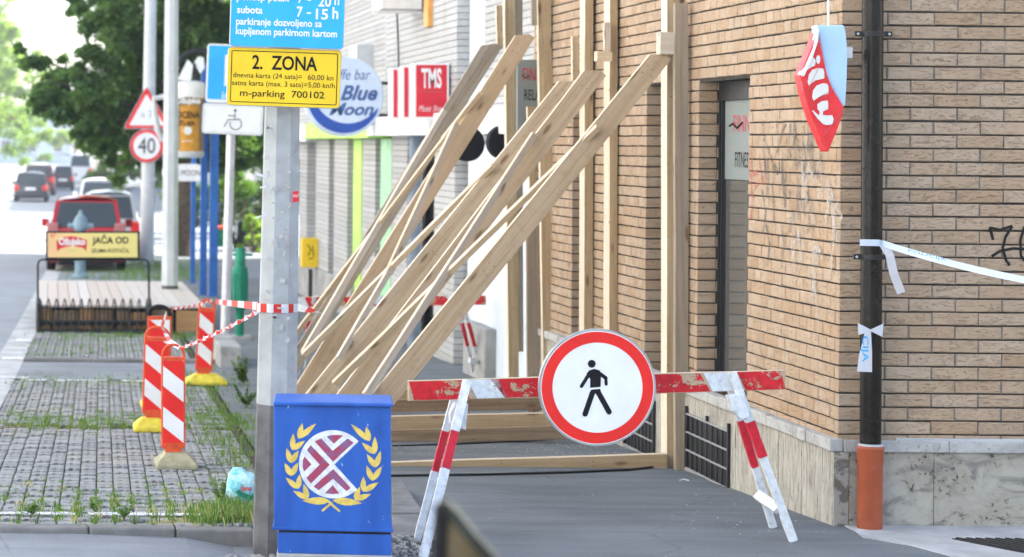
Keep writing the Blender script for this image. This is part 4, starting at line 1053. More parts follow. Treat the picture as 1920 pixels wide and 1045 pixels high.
# ------------------------------------------------------------------ disabled-bay sign on a thin post
Yd = 26.6
dp = thing('parking_sign', 'thin post with blue parking plate and white wheelchair plate', 'sign', G(421, 660))
column(438, 90, 421, 660, Yd, 14.5, 17, dp, 'steel', n=14); MB().tube((G(421, 660)) + Vector((0, 0, 0)), G(421, 660) + Vector((0, 0, .09)), .065, n=14).build('collar', M['orange_pipe'], dp)
pn = Panel(443, 140, Yd - .09, .04, rigid=True)
b = MB(); pn.poly(b, rrect(387, 84, 500, 194, 6), 0, .02); b.build('plate', M['sign_white'], dp, W=pn.W); b = MB(); pn.poly(b, rrect(390, 87, 497, 188, 4), .002, .001); b.build('face', M['sign_blue'], dp, W=pn.W)
pn.text('P', 421, 104, 480, 162, .004, M['sign_white'], dp, bold=.03); pn.text('invalidi', 418, 172, 478, 187, .004, M['sign_white'], dp)
pn = Panel(437, 225, Yd - .09, .045, rigid=True)
b = MB(); pn.poly(b, rrect(379, 195, 494, 253, 6), 0, .02); b.build('plate', M['sign_back'], dp, W=pn.W); b = MB(); pn.poly(b, rrect(380.5, 196.5, 492.5, 251.5, 5), .002, .001); b.build('face', M['sign_white'], dp, W=pn.W)
b = MB(); k4 = lambda x, y: (380 + x / 3.732, y / 3.732)
pn.poly(b, circle(*k4(225, 775), 2.6, 14), .004, .001)
for a_, c_ in (((225, 795), (225, 838)), ((178, 812), (225, 812)), ((180, 840), (225, 838)), ((178, 842), (152, 890)), ((225, 838), (246, 838))): pn.poly(b, capsule(k4(*a_), k4(*c_), 1.6), .004, .001)
pn.ring(b, *k4(232, 868), 10, 11.6, .004, n=36, a0=rad(-75), a1=rad(200)); b.build('wheelchair_symbol', M['sign_black'], dp, W=pn.W, fixn=False)
b = MB()
for x0, y0, x1, y1 in ((384, 199, 490, 199.7), (384, 248.3, 490, 249), (383, 200, 383.7, 248), (489.3, 200, 490, 248)): pn.poly(b, [(x0, y0), (x1, y0), (x1, y1), (x0, y1)], .004, .001)
b.build('border', M['sign_back'], dp, W=pn.W)

# ------------------------------------------------------------------ delineator beacons
def delineator(label, x, ytop, ybase, wpx, basemat, bodymat, handlemat, basew, tilt=0.0, hole=True, kpanel=None, Yo=None, basex=0):
    p = G(x, ybase); Y = p.y if Yo is None else Yo; k = Y / FPX
    t = thing('delineator', label, 'traffic beacon', Vector((p.x, Y, g(Y))), 'red and white beacon boards on the paving')
    pn = Panel(x, ytop + 60, Y, tilt, rigid=True)
    hw = wpx / 2; bh = (ybase - ytop)
    yh = ytop + bh * .115          # under the handle
    yn = ytop + bh * .80           # end of the reflective face
    yb = ybase - bh * .115
    b = MB(); pn.poly(b, [(x - hw, yh - 2), (x + hw, yh - 2), (x + hw, yn + bh * .035), (x + hw * .68, yn + bh * .055), (x + hw * .68, yb + 2), (x - hw * .68, yb + 2), (x - hw * .68, yn + bh * .055), (x - hw, yn + bh * .035)], 0, .045)
    b.build('body', M[bodymat], t, W=pn.W, bevel=.004)
    # handle loop
    pts = []; n = 14
    for i in range(n + 1):
        a = math.pi * i / n; pts.append(pn.l(x - (hw - 2.2) * math.cos(a), yh - (yh - ytop - 2) * math.sin(a) ** .8, -.022))
    b = MB(); b.path(pts, (4.2 if handlemat == 'black_rubber' else 2.6) * k, 8); b.build('handle', M[handlemat], t, smooth=True, W=pn.W)
    fw = hw - 3.2; m_ = .62 * 1.0
    f = MB(); w_ = MB(); y0, y1 = yh + 5, yn
    pn.poly(w_, [(x - fw, y0), (x + fw, y0), (x + fw, y1), (x - fw, y1)], .001, .001); w_.build('face', M['sign_white'], t, W=pn.W)
    per = (y1 - y0) / 2.02
    for j in range(-2, 4):
        ya = y0 + j * per + per * (.62 if kpanel is None else kpanel); s = 2 * fw * 1.02
        poly = [(x - fw, ya), (x - fw, ya + per * .5), (x + fw, ya + per * .5 + s * 0.78), (x + fw, ya + s * .78)]
        pc_ = clip_rect(poly, x - fw, y0, x + fw, y1)
        if len(pc_) > 2: pn.poly(f, pc_, .0022, .001)
    f.build('red_stripes', M['sign_red'], t, W=pn.W)
    for q_ in range(7):
        xx = x - fw * .8 + fw * 1.6 * q_ / 6; r_ = MB(); pn.poly(r_, [(xx - 1, yn + 2), (xx + 1, yn + 2), (xx + 1, yn + bh * .03), (xx - 1, yn + bh * .03)], .005, .006); r_.build('rib', M[bodymat], t, W=pn.W)
    # weighted foot: a low tapered block
    bw = basew * k / 2; bz = bh * .115 * k; X, Y_, z0 = p.x + basex * k, Y + .02, g(Y) + .004; bd = .17
    vs = [(-bw, -bd, 0), (bw, -bd, 0), (bw, bd, 0), (-bw, bd, 0), (-bw, -bd, bz * .35), (bw, -bd, bz * .35), (bw, bd, bz * .35), (-bw, bd, bz * .35), (-bw * .52, -bd * .4, bz * 1.05), (bw * .52, -bd * .4, bz * 1.05), (bw * .52, bd * .4, bz * 1.05), (-bw * .52, bd * .4, bz * 1.05)]
    vs = [(a + X, b_ + Y_, c_ + z0) for a, b_, c_ in vs]
    fs = [(3, 2, 1, 0)] + [(i, (i + 1) % 4, 4 + (i + 1) % 4, 4 + i) for i in range(4)] + [(4 + i, 4 + (i + 1) % 4, 8 + (i + 1) % 4, 8 + i) for i in range(4)] + [(8, 9, 10, 11)]
    b = MB(); b.add(vs, fs); b.build('foot', M[basemat], t, bevel=.01)
    return t
delineator('front beacon board on a khaki foot, nearest to the camera', 325, 645, 877, 45, 'khaki_base', 'orange_plastic', 'orange_plastic', 78, 0.0, basex=5)
delineator('beacon board on a yellow foot, half hidden by the front one', 294, 612, 808, 49, 'yellow_base', 'orange_plastic', 'orange_plastic', 64, 0.03, kpanel=.60, basex=-12)
delineator('beacon board with a black carrying handle', 299, 573, 765, 45, 'yellow_base', 'orange_plastic', 'black_rubber', 70, .0, kpanel=.98)
delineator('leaning beacon board on a wide yellow foot beside the thin sign post', 386, 561, 721, 32, 'yellow_base', 'orange_plastic', 'orange_plastic', 78, .055, kpanel=.55)

# ------------------------------------------------------------------ barrier tapes
def ribbon(name, label, pts, w, mats, stripes=0, twist=0.0, parent=None, cat='tape', group=None, n=60, up=(0, 0, 1)):
    pts = [Vector(p) for p in pts]; seg = [(pts[i + 1] - pts[i]).length for i in range(len(pts) - 1)]; tot = sum(seg)
    def at(f):
        d = f * tot
        for i, s in enumerate(seg):
            if d <= s or i == len(seg) - 1: return pts[i].lerp(pts[i + 1], min(1, d / s)), (pts[i + 1] - pts[i]).normalized()
            d -= s
    vs, fs, mi = [], [], []
    for i in range(n + 1):
        p, t = at(i / n); a = Vector(up); s = (a - t * a.dot(t)).normalized(); m_ = t.cross(s)
        q = twist * 2 * math.pi * i / n; dd = s * math.cos(q) + m_ * math.sin(q); vs += [p + dd * w / 2, p - dd * w / 2]
    mb = MB()
    for i in range(n): mb.add([vs[2 * i], vs[2 * i + 1], vs[2 * i + 3], vs[2 * i + 2]], [(0, 1, 2, 3)], (int(i * stripes / n) % 2) if stripes else 0)
    o = mb.build(name, [M[x] for x in mats], parent, fixn=False)
    if label: tag(o, label, cat, group)
    return o
def sag(a, b, s, n=10): return [a.lerp(b, i / n) - Vector((0, 0, s * 4 * (i / n) * (1 - i / n))) for i in range(n + 1)]
TW, TR = 'tape_white', 'tape_red'
a = P(404, 566, 21.9); b = P(490, 575, 11.95)
ribbon('barrier_tape', 'flat red and white tape from the leaning beacon to the lamp column', sag(a, b, .0), .045, [TR, TW], 8, 0, group='red and white barrier tapes')
ribbon('barrier_tape', 'twisted red and white tape rising from the front beacon to the lamp column', sag(P(338, 652, 14.9), P(489, 579, 11.9), .012), .034, [TR, TW], 40, 6, group='red and white barrier tapes', n=176)
ribbon('barrier_tape', 'twisted tape from the black handle to the leaning beacon', sag(P(322, 581, 19.2), P(398, 565, 21.8), .01), .034, [TR, TW], 36, 5, group='red and white barrier tapes', n=144)
ribbon('barrier_tape', 'pale tape end hanging between the three standing beacons', [P(312, 586, 19.15), P(304, 612, 18.0), P(318, 640, 15.4), P(336, 652, 14.92)], .032, [TW, TR], 7, .4, group='red and white barrier tapes')
ribbon('barrier_tape', 'red and white tape leading from the lamp column behind the timber props', sag(P(556, 576, 11.9), P(602, 588, 16.0), .0), .04, [TW, TR], 3, .3, group='red and white barrier tapes')
k = PYd / FPX; r_ = 73 / 2 * k / math.cos(math.pi / 8) + .004; c_ = P(519, 576, PYd)
loop = [c_ + Vector((r_ * math.cos(math.pi * 2 * (i + .5) / 8), r_ * math.sin(math.pi * 2 * (i + .5) / 8), 0)) for i in range(9)]
ribbon('barrier_tape', 'red and white tape wound round the lamp column', loop, .045, [TW, TR], 17, 0, group='red and white barrier tapes', n=68)

# ------------------------------------------------------------------ downpipe and what is tied to it
dpx = P(1636, 500, 12.1).x
pp_ = thing('downpipe', 'dark rainwater pipe with an orange ground sleeve at the corner', 'drainpipe', (P(1632, 986, 12.13).x, 12.13, 0))
b = MB(); b.tube(P(1637, -120, 12.13), P(1632, 836, 12.13), .056, .056, 28); b.build('pipe', M['dark_pipe'], pp_, smooth=True)
b = MB(); pz = P(1632, 836, 12.13); b.lathe((pz.x, pz.y, 0), [(.066, .0), (.066, pz.z - .095), (.0695, pz.z - .085), (.0695, pz.z - .02), (.072, pz.z - .012), (.067, pz.z + .0)], 28); b.build('ground_sleeve', M['orange_pipe'], pp_, smooth=True)
b = MB(); b.lathe((pz.x, pz.y, 0), [(.062, pz.z - .002), (.068, pz.z + .002), (.060, pz.z + .012)], 24); b.build('mortar_collar', M['concrete_light'], pp_, smooth=True)
for py in (64, 482):
    q_ = P(1634.5 if py > 100 else 1637, py, 12.13); b = MB(); b.lathe(q_, [(.058, -.014), (.061, -.012), (.061, .012), (.058, .014)], 28)
    for s in (-1, 1): b.bb((q_.x + s * .055, q_.y - .008, q_.z - .014), (q_.x + s * .100, q_.y + .008, q_.z + .014))
    cl = b.build('pipe_clamp', M['black_metal'], pp_)
    for s in (-1, 1): MB().lathe((q_.x + s * .085, q_.y - .013, q_.z), [(.007, 0), (.007, .006)], 10, 0, 'Y').build('bolt', M['steel'], cl)
PT = 12.065
a = P(1655, 457, PT); b_ = P(1925, 526, 11.2)
ribbon('police_tape', 'white police tape stretched from the dark downpipe to the right', [P(1612, 455, PT - .01), P(1640, 455.5, PT - .025), P(1652, 456, PT)] + sag(a, b_, .012), .035, ['tape_police', 'tape_white'], 0, .0, group='white police tapes', n=40)
tp = ribbon('police_tape', 'short end of white tape dangling right of the upper pipe clamp', [P(1655, 457, PT), P(1668, 478, PT - .02), P(1676, 515, PT - .02), P(1690, 550, PT - .01)], .045, ['tape_white', 'tape_white'], 0, .04, group='white police tapes', n=24, up=(1, 0, 0))
tl = thing('police_tape', 'white tape knotted low on the dark downpipe, lettered end hanging', 'tape', P(1622, 700, PT - .01), 'white police tapes')
pn = Panel(1622, 650, PT - .012)
for q_, dd in (([(1608, 606), (1632, 618), (1656, 607), (1654, 632), (1634, 622), (1609, 628)], .004), ([(1622, 620), (1633, 621), (1635, 660), (1635, 698), (1607, 697), (1611, 665), (1618, 640)], .0)):
    b = MB(); pn.poly(b, q_, dd, .002); b.build('loop' if dd else 'hanging_end', M['tape_white'], tl, W=pn.W)
pn.text('CIJA', 1613, 630, 1628, 679, .003, M['sign_blue'], tl, rot=-math.pi / 2, bold=.01)
# lettering along the stretched tape
tpn = Panel(1790, 492.5, 11.61, math.atan2(69, 270), rigid=True); tpn.text('POLICIJA      POLICIJA', 1700, 489.5, 1880, 495.5, .004, M['sign_blue'], bpy.data.objects['police_tape'])

# ------------------------------------------------------------------ box sign by the corner
zi = lambda x, y: (1480 + x / 3.732, 20 + y / 3.732)
bx = thing('box_sign', 'damaged red and pale blue box sign hanging by the corner downpipe', 'sign', P(1552, 285, 11.95))
pn = Panel(1552, 165, 11.86, .0)
b = MB(); pn.poly(b, [zi(*k_) for k_ in [(203, 100), (393, 100), (406, 150), (414, 230), (418, 330), (414, 470), (409, 560), (402, 668), (382, 674), (330, 590), (262, 470)]], -.02, .10); b.build('blank_side', M['box_pale_blue'], bx, W=pn.W, bevel=.008)
b = MB(); red = [(200, 150), (262, 440), (300, 540), (378, 672), (385, 684), (372, 740), (276, 985), (266, 990), (254, 975), (170, 780), (125, 650), (100, 560), (75, 450)]
pn.poly(b, [zi(*k_) for k_ in red], .0, .10); b.build('red_face', M['cup_red'], bx, W=pn.W, bevel=.008)
b = MB(); pn.poly(b, [zi(*k_) for k_ in [(193, 128), (206, 134), (198, 215), (160, 330), (100, 462), (88, 462), (70, 446), (110, 390), (165, 262)]], .012, .05); b.build('torn_edge', M['sign_white'], bx, W=pn.W, bevel=.004)
b = MB()
for p_ in ([(192, 318), (205, 312), (215, 330), (212, 365), (200, 376), (188, 362), (186, 335)], [(150, 335), (170, 330), (183, 350), (178, 385), (150, 398), (120, 420), (112, 408), (140, 360)],
           [(160, 415), (200, 402), (235, 408), (243, 430), (243, 475), (180, 490), (135, 525), (127, 500), (135, 450)], [(190, 525), (230, 510), (262, 512), (272, 530), (273, 580), (215, 600), (168, 630), (158, 605), (165, 560)]):
    pn.poly(b, [zi(*k_) for k_ in p_], .0035, .002)
yy = [(195, 655), (225, 635), (265, 630), (270, 650), (270, 690), (235, 705), (232, 730), (262, 735), (298, 732), (308, 760), (300, 795), (265, 802), (235, 795), (195, 755), (156, 700), (165, 698), (205, 735), (212, 710), (196, 690)]
pn.poly(b, [zi(*k_) for k_ in yy], .0035, .002); b.build('lettering', M['cream_white'], bx, W=pn.W)
b = MB()
for l_ in (((125, 565), (210, 385)), ((228, 890), (375, 690)), ((250, 820), (255, 850)), ((200, 610), (318, 545))): pn.poly(b, capsule(zi(*l_[0]), zi(*l_[1]), .8), .0045, .001)
b.build('scratches', M['lamp_clear'], bx, W=pn.W)
b = MB(); b.tube(P(1553, 48, 11.92), P(1553, -60, 11.92), .006, n=6); b.bb((P(1553, 90, 12).x, 11.9, P(1553, 110, 12).z), (P(1586, 90, 12).x, 12.235, P(1553, 90, 12).z)); b.build('bracket', M['steel'], bx)
# ------------------------------------------------------------------ shop signs on the white building
def signthing(label, cx, cy, Y, tilt=0.0, name='shop_sign', cat='shop sign'):   # squared layout
    return thing(name, label, cat, P(cx, cy, Y)), Panel(cx, cy, Y, tilt)
ms, pn = signthing('round pale cafe sign with a blue crescent, Blue Moon', 645, 181, 30.2, .02)
b = MB(); b.lathe((0, 0, 0), [(73.5 * pn.k, 0), (75 * pn.k, .01), (75 * pn.k, .16), (73.5 * pn.k, .17)], 64, 0, 'Y'); b.build('box', M['moon_pale'], ms, smooth=True, W=pn.W)
b = MB(); pn.poly(b, circle(645, 181, 71, 64), .004, .002); b.build('face', M['moon_pale'], ms, W=pn.W)
b = MB(); out = []; n = 40
for i in range(n + 1):
    t = rad(215) - rad(200) * i / n; out.append((645 + 69 * math.cos(t), 181 + 69 * math.sin(t)))
inn = []
for i in range(1, n):
    t = rad(215) - rad(200) * (n - i) / n; inn.append((651 + 60 * math.cos(t) + 4, 172 + 60.5 * math.sin(t)))
pts = out + inn
for i in range(n - 1 + 0):
    o0, o1 = out[i], out[i + 1]
    tt = lambda i_: rad(215) - rad(200) * i_ / n
    wdt = lambda i_: 20 * math.sin(math.pi * min(1, max(0, i_ / n))) ** .8
    def inner(i_): r = 69 - wdt(i_); return (645 + r * math.cos(tt(i_)), 181 + r * math.sin(tt(i_)))
    b.add([pn.l(*o0, .006), pn.l(*o1, .006), pn.l(*inner(i + 1), .006), pn.l(*inner(i), .006)], [(0, 1, 2, 3)])
b.build('crescent', M['moon_blue'], ms, W=pn.W, fixn=False)
pn.text('Caffe bar', 612, 130, 695, 150, .006, M['print_blue'], ms, shear=.3); pn.text('Blue', 638, 160, 708, 189, .006, M['print_blue'], ms, shear=.35, bold=.03); pn.text('Moon', 617, 193, 701, 217, .006, M['print_blue'], ms, shear=.35, bold=.03)
b = MB(); b.bb((P(640, 100, 30.3).x, 30.28, P(0, 150, 30.3).z - .02), (4.62, 30.33, P(0, 150, 30.3).z + .02)); b.bb((P(640, 100, 30.3).x, 30.28, P(0, 210, 30.3).z - .02), (4.62, 30.33, P(0, 210, 30.3).z + .02)); b.build('bracket', M['black_metal'], ms)
tm, pn = signthing('red and white box sign of three panels standing on the canopy, TMS', 792, 170, 25.6, .0)
def rp(mb, x0, y0, x1, y1, d, th): pn.poly(mb, [(x0, y0), (x1, y0), (x1, y1), (x0, y1)], d, th)
for x0, x1, y0, dd in ((741, 758, 126, -.36), (757, 777, 123, -.18), (774, 842, 119, 0)):
    b = MB(); rp(b, x0, y0, x1, 224, dd, .16); b.build('panel', M['sign_white'], tm, W=pn.W, bevel=.003)
for x0, x1, y0, dd in ((747, 754.5, 129, -.358), (762.5, 770.5, 125.5, -.178), (780, 838, 122, .002)):
    b = MB(); rp(b, x0, y0, x1, 219.5, dd, .001); b.build('red_face', M['crimson'], tm, W=pn.W)
pn.text('TMS', 790, 128, 828, 166, .004, M['sign_white'], tm, bold=.03); pn.text('TOTAL MUSIC SERVICE', 786, 170, 830, 174, .004, M['lamp_clear'], tm); 
pt_ = Panel(792, 170, 25.6, -.45); o = pt_.text('Music Shop', 785, 198, 832, 213, .004, M['cream_white'], tm, shear=.4)
b = MB(); rp(b, 844, 145, 853, 195, -.05, .2); b.build('side_box', M['sign_black'], tm, W=pn.W, bevel=.002)
for lab, x, y, r, Y in (('round black disc sign under the canopy, left of the two', 879, 270, 33, 22.4), ('round black disc sign half hidden by the timber upright', 946, 267, 32, 21.9)):
    t = thing('disc_sign', lab, 'shop sign', P(x, y, Y), 'round black signs under the canopy'); pn = Panel(x, y, Y, 0, rad(14))
    b = MB(); b.lathe((0, 0, 0), [(r * pn.k * .2, -.004), (r * pn.k * .96, 0), (r * pn.k, .006), (r * pn.k, .07), (r * pn.k * .96, .075)], 48, 0, 'Y'); b.build('disc', M['sign_black'], t, smooth=True, W=pn.W)
    b = MB(); b.bb((-.015, .03, 0), (.5, .05, .03)); b.build('bracket', M['steel'], t, W=pn.W)
ff, pn = signthing('tall grey salon panel by the far timber uprights', 990, 190, 19.85, .01)
b = MB(); rp(b, 970, 112, 1012, 330, 0, .05); b.build('panel', M['film_grey'], ff, W=pn.W, bevel=.003)
pn.text('FINN', 980, 128, 1018, 152, .002, M['spray_red'], ff); pn.text('RELAX', 983, 168, 1022, 188, .002, M['sign_black'], ff)
b = MB(); b.path([pn.l(978, 140, .004), pn.l(984, 146, .004), pn.l(992, 142, .004)], .004, 5); b.build('logo_wave', M['sign_black'], ff, W=pn.W)

# ------------------------------------------------------------------ street lamp columns and road signs further on
lp = thing('lamp_column', 'white painted octagonal lamp column with a grey foot behind the planked deck', 'lamp post', G(318, 592), 'lamp columns along the parking strip')
column(323, -160, 318, 592, G(318, 592).y, 23, 31, lp, 'steel_pale', 535, 'pole_grey')
b = MB(); pn = Panel(321, 200, G(318, 592).y - .11); 
for y_ in (128, 340): b.lathe(P(322, y_, G(318, 592).y), [(.105, -.02), (.112, -.018), (.112, .018), (.105, .02)], 16)
b.build('band', M['steel'], lp)
l2 = thing('lamp_column', 'farther pale lamp column carrying the triangle and the 40 sign', 'lamp post', G(275, 497), 'lamp columns along the parking strip')
Yl = G(275, 497).y
column(285, -160, 275, 497, Yl, 18, 26, l2, 'steel_pale', n=12)
tr = thing('warning_sign', 'red-rimmed triangular warning sign on the farther lamp column', 'road sign', P(275, 242, Yl - .2))
pn = Panel(275, 210, Yl - .2, .01)
def rtri(cx, y0, y1, hw, r):
    pts = [(cx, y0), (cx + hw, y1), (cx - hw, y1)]; out = []
    for i in range(3):
        p, a, c_ = Vector(pts[i]), Vector(pts[i - 1]), Vector(pts[(i + 1) % 3]); A = p + (a - p).normalized() * r * 1.6; B = p + (c_ - p).normalized() * r * 1.6
        for j in range(5):
            s = j / 4; out.append(tuple(A * (1 - s) ** 2 + p * 2 * s * (1 - s) + B * s * s))
    return out
b = MB(); pn.poly(b, rtri(275, 160, 242, 45, 5), 0, .03); b.build('plate', M['sign_back'], tr, W=pn.W)
b = MB(); pn.poly(b, rtri(275, 162.5, 240.5, 42.5, 4.5), .004, .002); b.build('red_rim', M['sign_red'], tr, W=pn.W)
b = MB(); pn.poly(b, rtri(275, 176, 235.5, 33, 2), .008, .002); b.build('face', M['sign_white'], tr, W=pn.W)
b = MB()
for l_ in (((266, 212), (270, 221)), ((264, 219), (271, 214)), ((278, 208), (285, 209)), ((285, 209), (280, 222))): pn.poly(b, capsule(*l_, 1.6), .011, .001)
b.build('pictogram', M['sign_back'], tr, W=pn.W)
sp = thing('speed_sign', 'round red-rimmed speed limit sign reading 40', 'road sign', P(275, 305, Yl - .2))
pn = Panel(275, 274, Yl - .2, .01)
b = MB(); pn.poly(b, circle(275, 274, 32, 40), 0, .03); b.build('plate', M['sign_back'], sp, W=pn.W); b = MB(); pn.poly(b, circle(275, 274, 30.6, 48), .004, .002); b.build('red_rim', M['sign_red'], sp, W=pn.W); b = MB(); pn.poly(b, circle(275, 274, 25, 48), .008, .002); b.build('face', M['sign_white'], sp, W=pn.W)
pn.text('40', 259, 259, 291, 288, .011, M['sign_black'], sp)
# blue posts with the oval cafe plate
Yb = G(360, 531).y
for lab, x0, x1, yt, yb_, w_ in (('left and farthest blue steel post below the mug sign', 361, 361, 290, 531, 9), ('middle blue steel post under the parking plate', 381.5, 380.5, 120, 553, 13), ('right blue steel post, nearest of the three', 402, 399.5, 120, 556, 16)):
    Y = G(x1, yb_).y; k = Y / FPX; a, c_ = P(x0, yt, Y), P(x1, yb_, Y); c_.z = g(Y) - .01
    t = thing('blue_post', lab, 'post', c_, 'blue steel posts'); b = MB(); b.bb((c_.x - w_ * k / 2, Y - .05, c_.z), (c_.x + w_ * k / 2, Y + .05, a.z)); b.build('shaft', M['blue_metal'], t, bevel=.006)
    b = MB(); b.bb((c_.x - w_ * k * .8, Y - .09, c_.z), (c_.x + w_ * k * .8, Y + .09, c_.z + .02)); b.build('base_plate', M['blue_metal'], t)
ov, pn = signthing('small white pill-shaped cafe plate, BLUE MOON', 343, 324, Yb - .4, .0)
b = MB(); pn.poly(b, rrect(304, 308, 383, 340, 15, 8), 0, .04); b.build('plate', M['sign_white'], ov, W=pn.W, bevel=.004); pn.text('BLUE MOON', 311, 319, 375, 329.5, .003, M['sign_black'], ov)
# beer-mug sign
Ym = G(381, 553).y - .6; kk = Ym / FPX
mg = thing('mug_sign', 'beer mug shaped hanging sign with foam and grey handle', 'shop sign', P(354, 298, Ym))
cx_, pm = 354, Panel(354, 225, Ym); R = 29 * kk
ctr = P(354, 225, Ym)
zz = lambda y: (225 - y) * kk
b = MB(); b.lathe(ctr, [(R * .92, zz(296)), (R * 1.0, zz(292)), (R * 1.0, zz(284))], 28); b.build('glass_base', M['steel_pale'], mg, smooth=True)
b = MB(); b.lathe(ctr, [(R * .97, zz(284)), (R * .97, zz(184))], 28); b.build('beer', M['ochre'], mg, smooth=True)
b = MB()
for q_ in range(7):
    a_ = rad(-100 + q_ * 10 + 55); 
for a0, a1 in ((-52, 10), (180, 232)):
    vs = []; 
    for i in range(7):
        t = rad(a0 + (a1 - a0) * i / 6); vs += [ctr + Vector((R * .985 * math.cos(t), R * .985 * math.sin(t), zz(282))), ctr + Vector((R * .985 * math.cos(t), R * .985 * math.sin(t), zz(186)))]
    b.add(vs, [(2 * i, 2 * i + 1, 2 * i + 3, 2 * i + 2) for i in range(6)])
b.build('dark_side', M['pine_dark'], mg)
b = MB(); b.lathe(ctr, [(R * .98, zz(184)), (R * 1.03, zz(180)), (R * 1.03, zz(160)), (R * .96, zz(155)), (R * .5, zz(152))], 28); b.build('foam', M['cream_white'], mg, smooth=True)
b = MB(); b.path([ctr + Vector((-R * .9, 0, zz(178))), ctr + Vector((-66 * kk, 0, zz(186))), ctr + Vector((-64 * kk, 0, zz(210))), ctr + Vector((-58 * kk, 0, zz(246))), ctr + Vector((-50 * kk, 0, zz(262))), ctr + Vector((-R * .9, 0, zz(264)))], .055, 8); b.build('handle', M['steel_pale'], mg)
pf = Panel(354, 225, Ym - R - .004)
b = MB(); pf.poly(b, [(333, 186), (345, 183), (358, 182), (372, 185), (372, 199), (358, 196), (345, 197), (333, 200)], .0, .002); b.build('label_band', M['pine_dark'], mg, W=pf.W)
pf.text('Ožujsko', 330, 183, 376, 198, .004, M['sign_white'], mg, bold=.03); pf.text('POCENA', 326, 209, 374, 222, .004, M['sign_black'], mg, bold=.02); pf.text('ŽUJA', 334, 225, 366, 238, .004, M['sign_black'], mg, bold=.02); pf.text('pivo', 342, 262, 362, 268, .004, M['cream_white'], mg)
b = MB(); pf.poly(b, circle(352, 245, 8, 20), .002, .001); b.build('seal', M['cream_white'], mg, W=pf.W)
b = MB(); pts = [P(330, 135, Ym), P(338, 112, Ym), P(352, 99, Ym), P(372, 95, Ym), P(392, 100, Ym)]; b.path(pts, .05, 8); b.path([P(392, 100, Ym), P(399, 130, Ym)], .04, 8); b.build('arm', M['black_metal'], mg)
b = MB(); pf.poly(b, [(333, 150), (352, 112), (362, 122), (358, 152)], .0, .05); pf.poly(b, [(364, 118), (372, 106), (382, 108), (384, 128), (376, 138)], -.05, .05); b.build('foam_spout', M['sign_white'], mg, W=pf.W)
b = MB(); pf.poly(b, [(356, 124), (366, 118), (374, 150), (366, 152)], -.02, .04); b.build('bracket', M['black_metal'], mg, W=pf.W)

# ------------------------------------------------------------------ bike rack with its advertising board
rk = thing('bike_rack', 'black bicycle rack with a row of wire hoops and a beer advertising board', 'bike rack', G(175, 622))
Yr = G(175, 622).y; kr = Yr / FPX
def RP(x, y, dy=0.0): p = P(x, y, Yr); p.y += dy; return p
b = MB(); b.path([RP(71, 618), RP(71, 497), RP(73, 490), RP(79, 487), RP(270, 487), RP(276, 489), RP(279, 496), RP(280, 618)], .016, 8); b.build('frame', M['black_metal'], rk)
for i in range(14):
    x = 75 + i * (276 - 75) / 13
    b = MB(); b.path([RP(x - 4.5, 617, -.30), RP(x - 3.5, 585, -.2), RP(x - 2.2, 566, -.1), RP(x, 560, -.05), RP(x + 2.2, 566, -.0), RP(x + 3.5, 585, .05), RP(x + 4.5, 616, .1)], .010, 6, cap=False); b.build('hoop', M['black_metal'], rk)
for y_, dy in ((601, -.22), (620, -.32), (608, .05), (621, .1)):
    b = MB(); b.tube(RP(70, y_, dy), RP(281, y_, dy), .021, n=8); b.build('rail', M['black_metal'], rk)
for x in (72, 279):
    b = MB(); b.path([RP(x, 621, -.34), RP(x, 570, -.2), RP(x, 562, -.08), RP(x, 575, .08), RP(x, 621, .14)], .035, 8); b.build('end_frame', M['black_metal'], rk)
pn = Panel(173, 459, Yr - .03)
b = MB(); pn.poly(b, [(86, 434), (262, 434), (262, 486), (86, 486)], 0, .05); b.build('board', M['sign_black'], rk, W=pn.W, bevel=.004)
m = Mt('ad_yellow', .45, .4); s_ = m.xyz(m.coord('Object'))[0]; m.col(m.mix(m.ramp(s_, -.55, .1, False), C(.80, .52, .26), C(.76, .66, .24))); M['ad_yellow'] = m.m
b = MB(); pn.poly(b, [(89.5, 437), (258, 437), (258, 483), (89.5, 483)], .003, .001); b.build('face', M['ad_yellow'], rk, W=pn.W)
pn.text('JAČA OD', 173, 440, 241, 461, .006, M['sign_black'], rk, bold=.02); pn.text('IZUMA KOTAČA.', 172, 464, 243, 474, .006, M['sign_black'], rk, bold=.01)
b = MB(); pn.poly(b, [(106, 452), (120, 445), (135, 443), (150, 446), (163, 451), (162, 471), (156, 465), (134, 461), (113, 466), (107, 472)], .005, .001); b.build('ribbon_logo', M['crimson'], rk, W=pn.W)
pn.text('Ožujsko', 110, 446, 160, 464, .008, M['sign_white'], rk, bold=.04); pn.text('pivo', 128, 468, 142, 473, .006, M['lime'], rk); pn.text('47', 94, 438, 104, 446, .006, M['crimson'], rk)

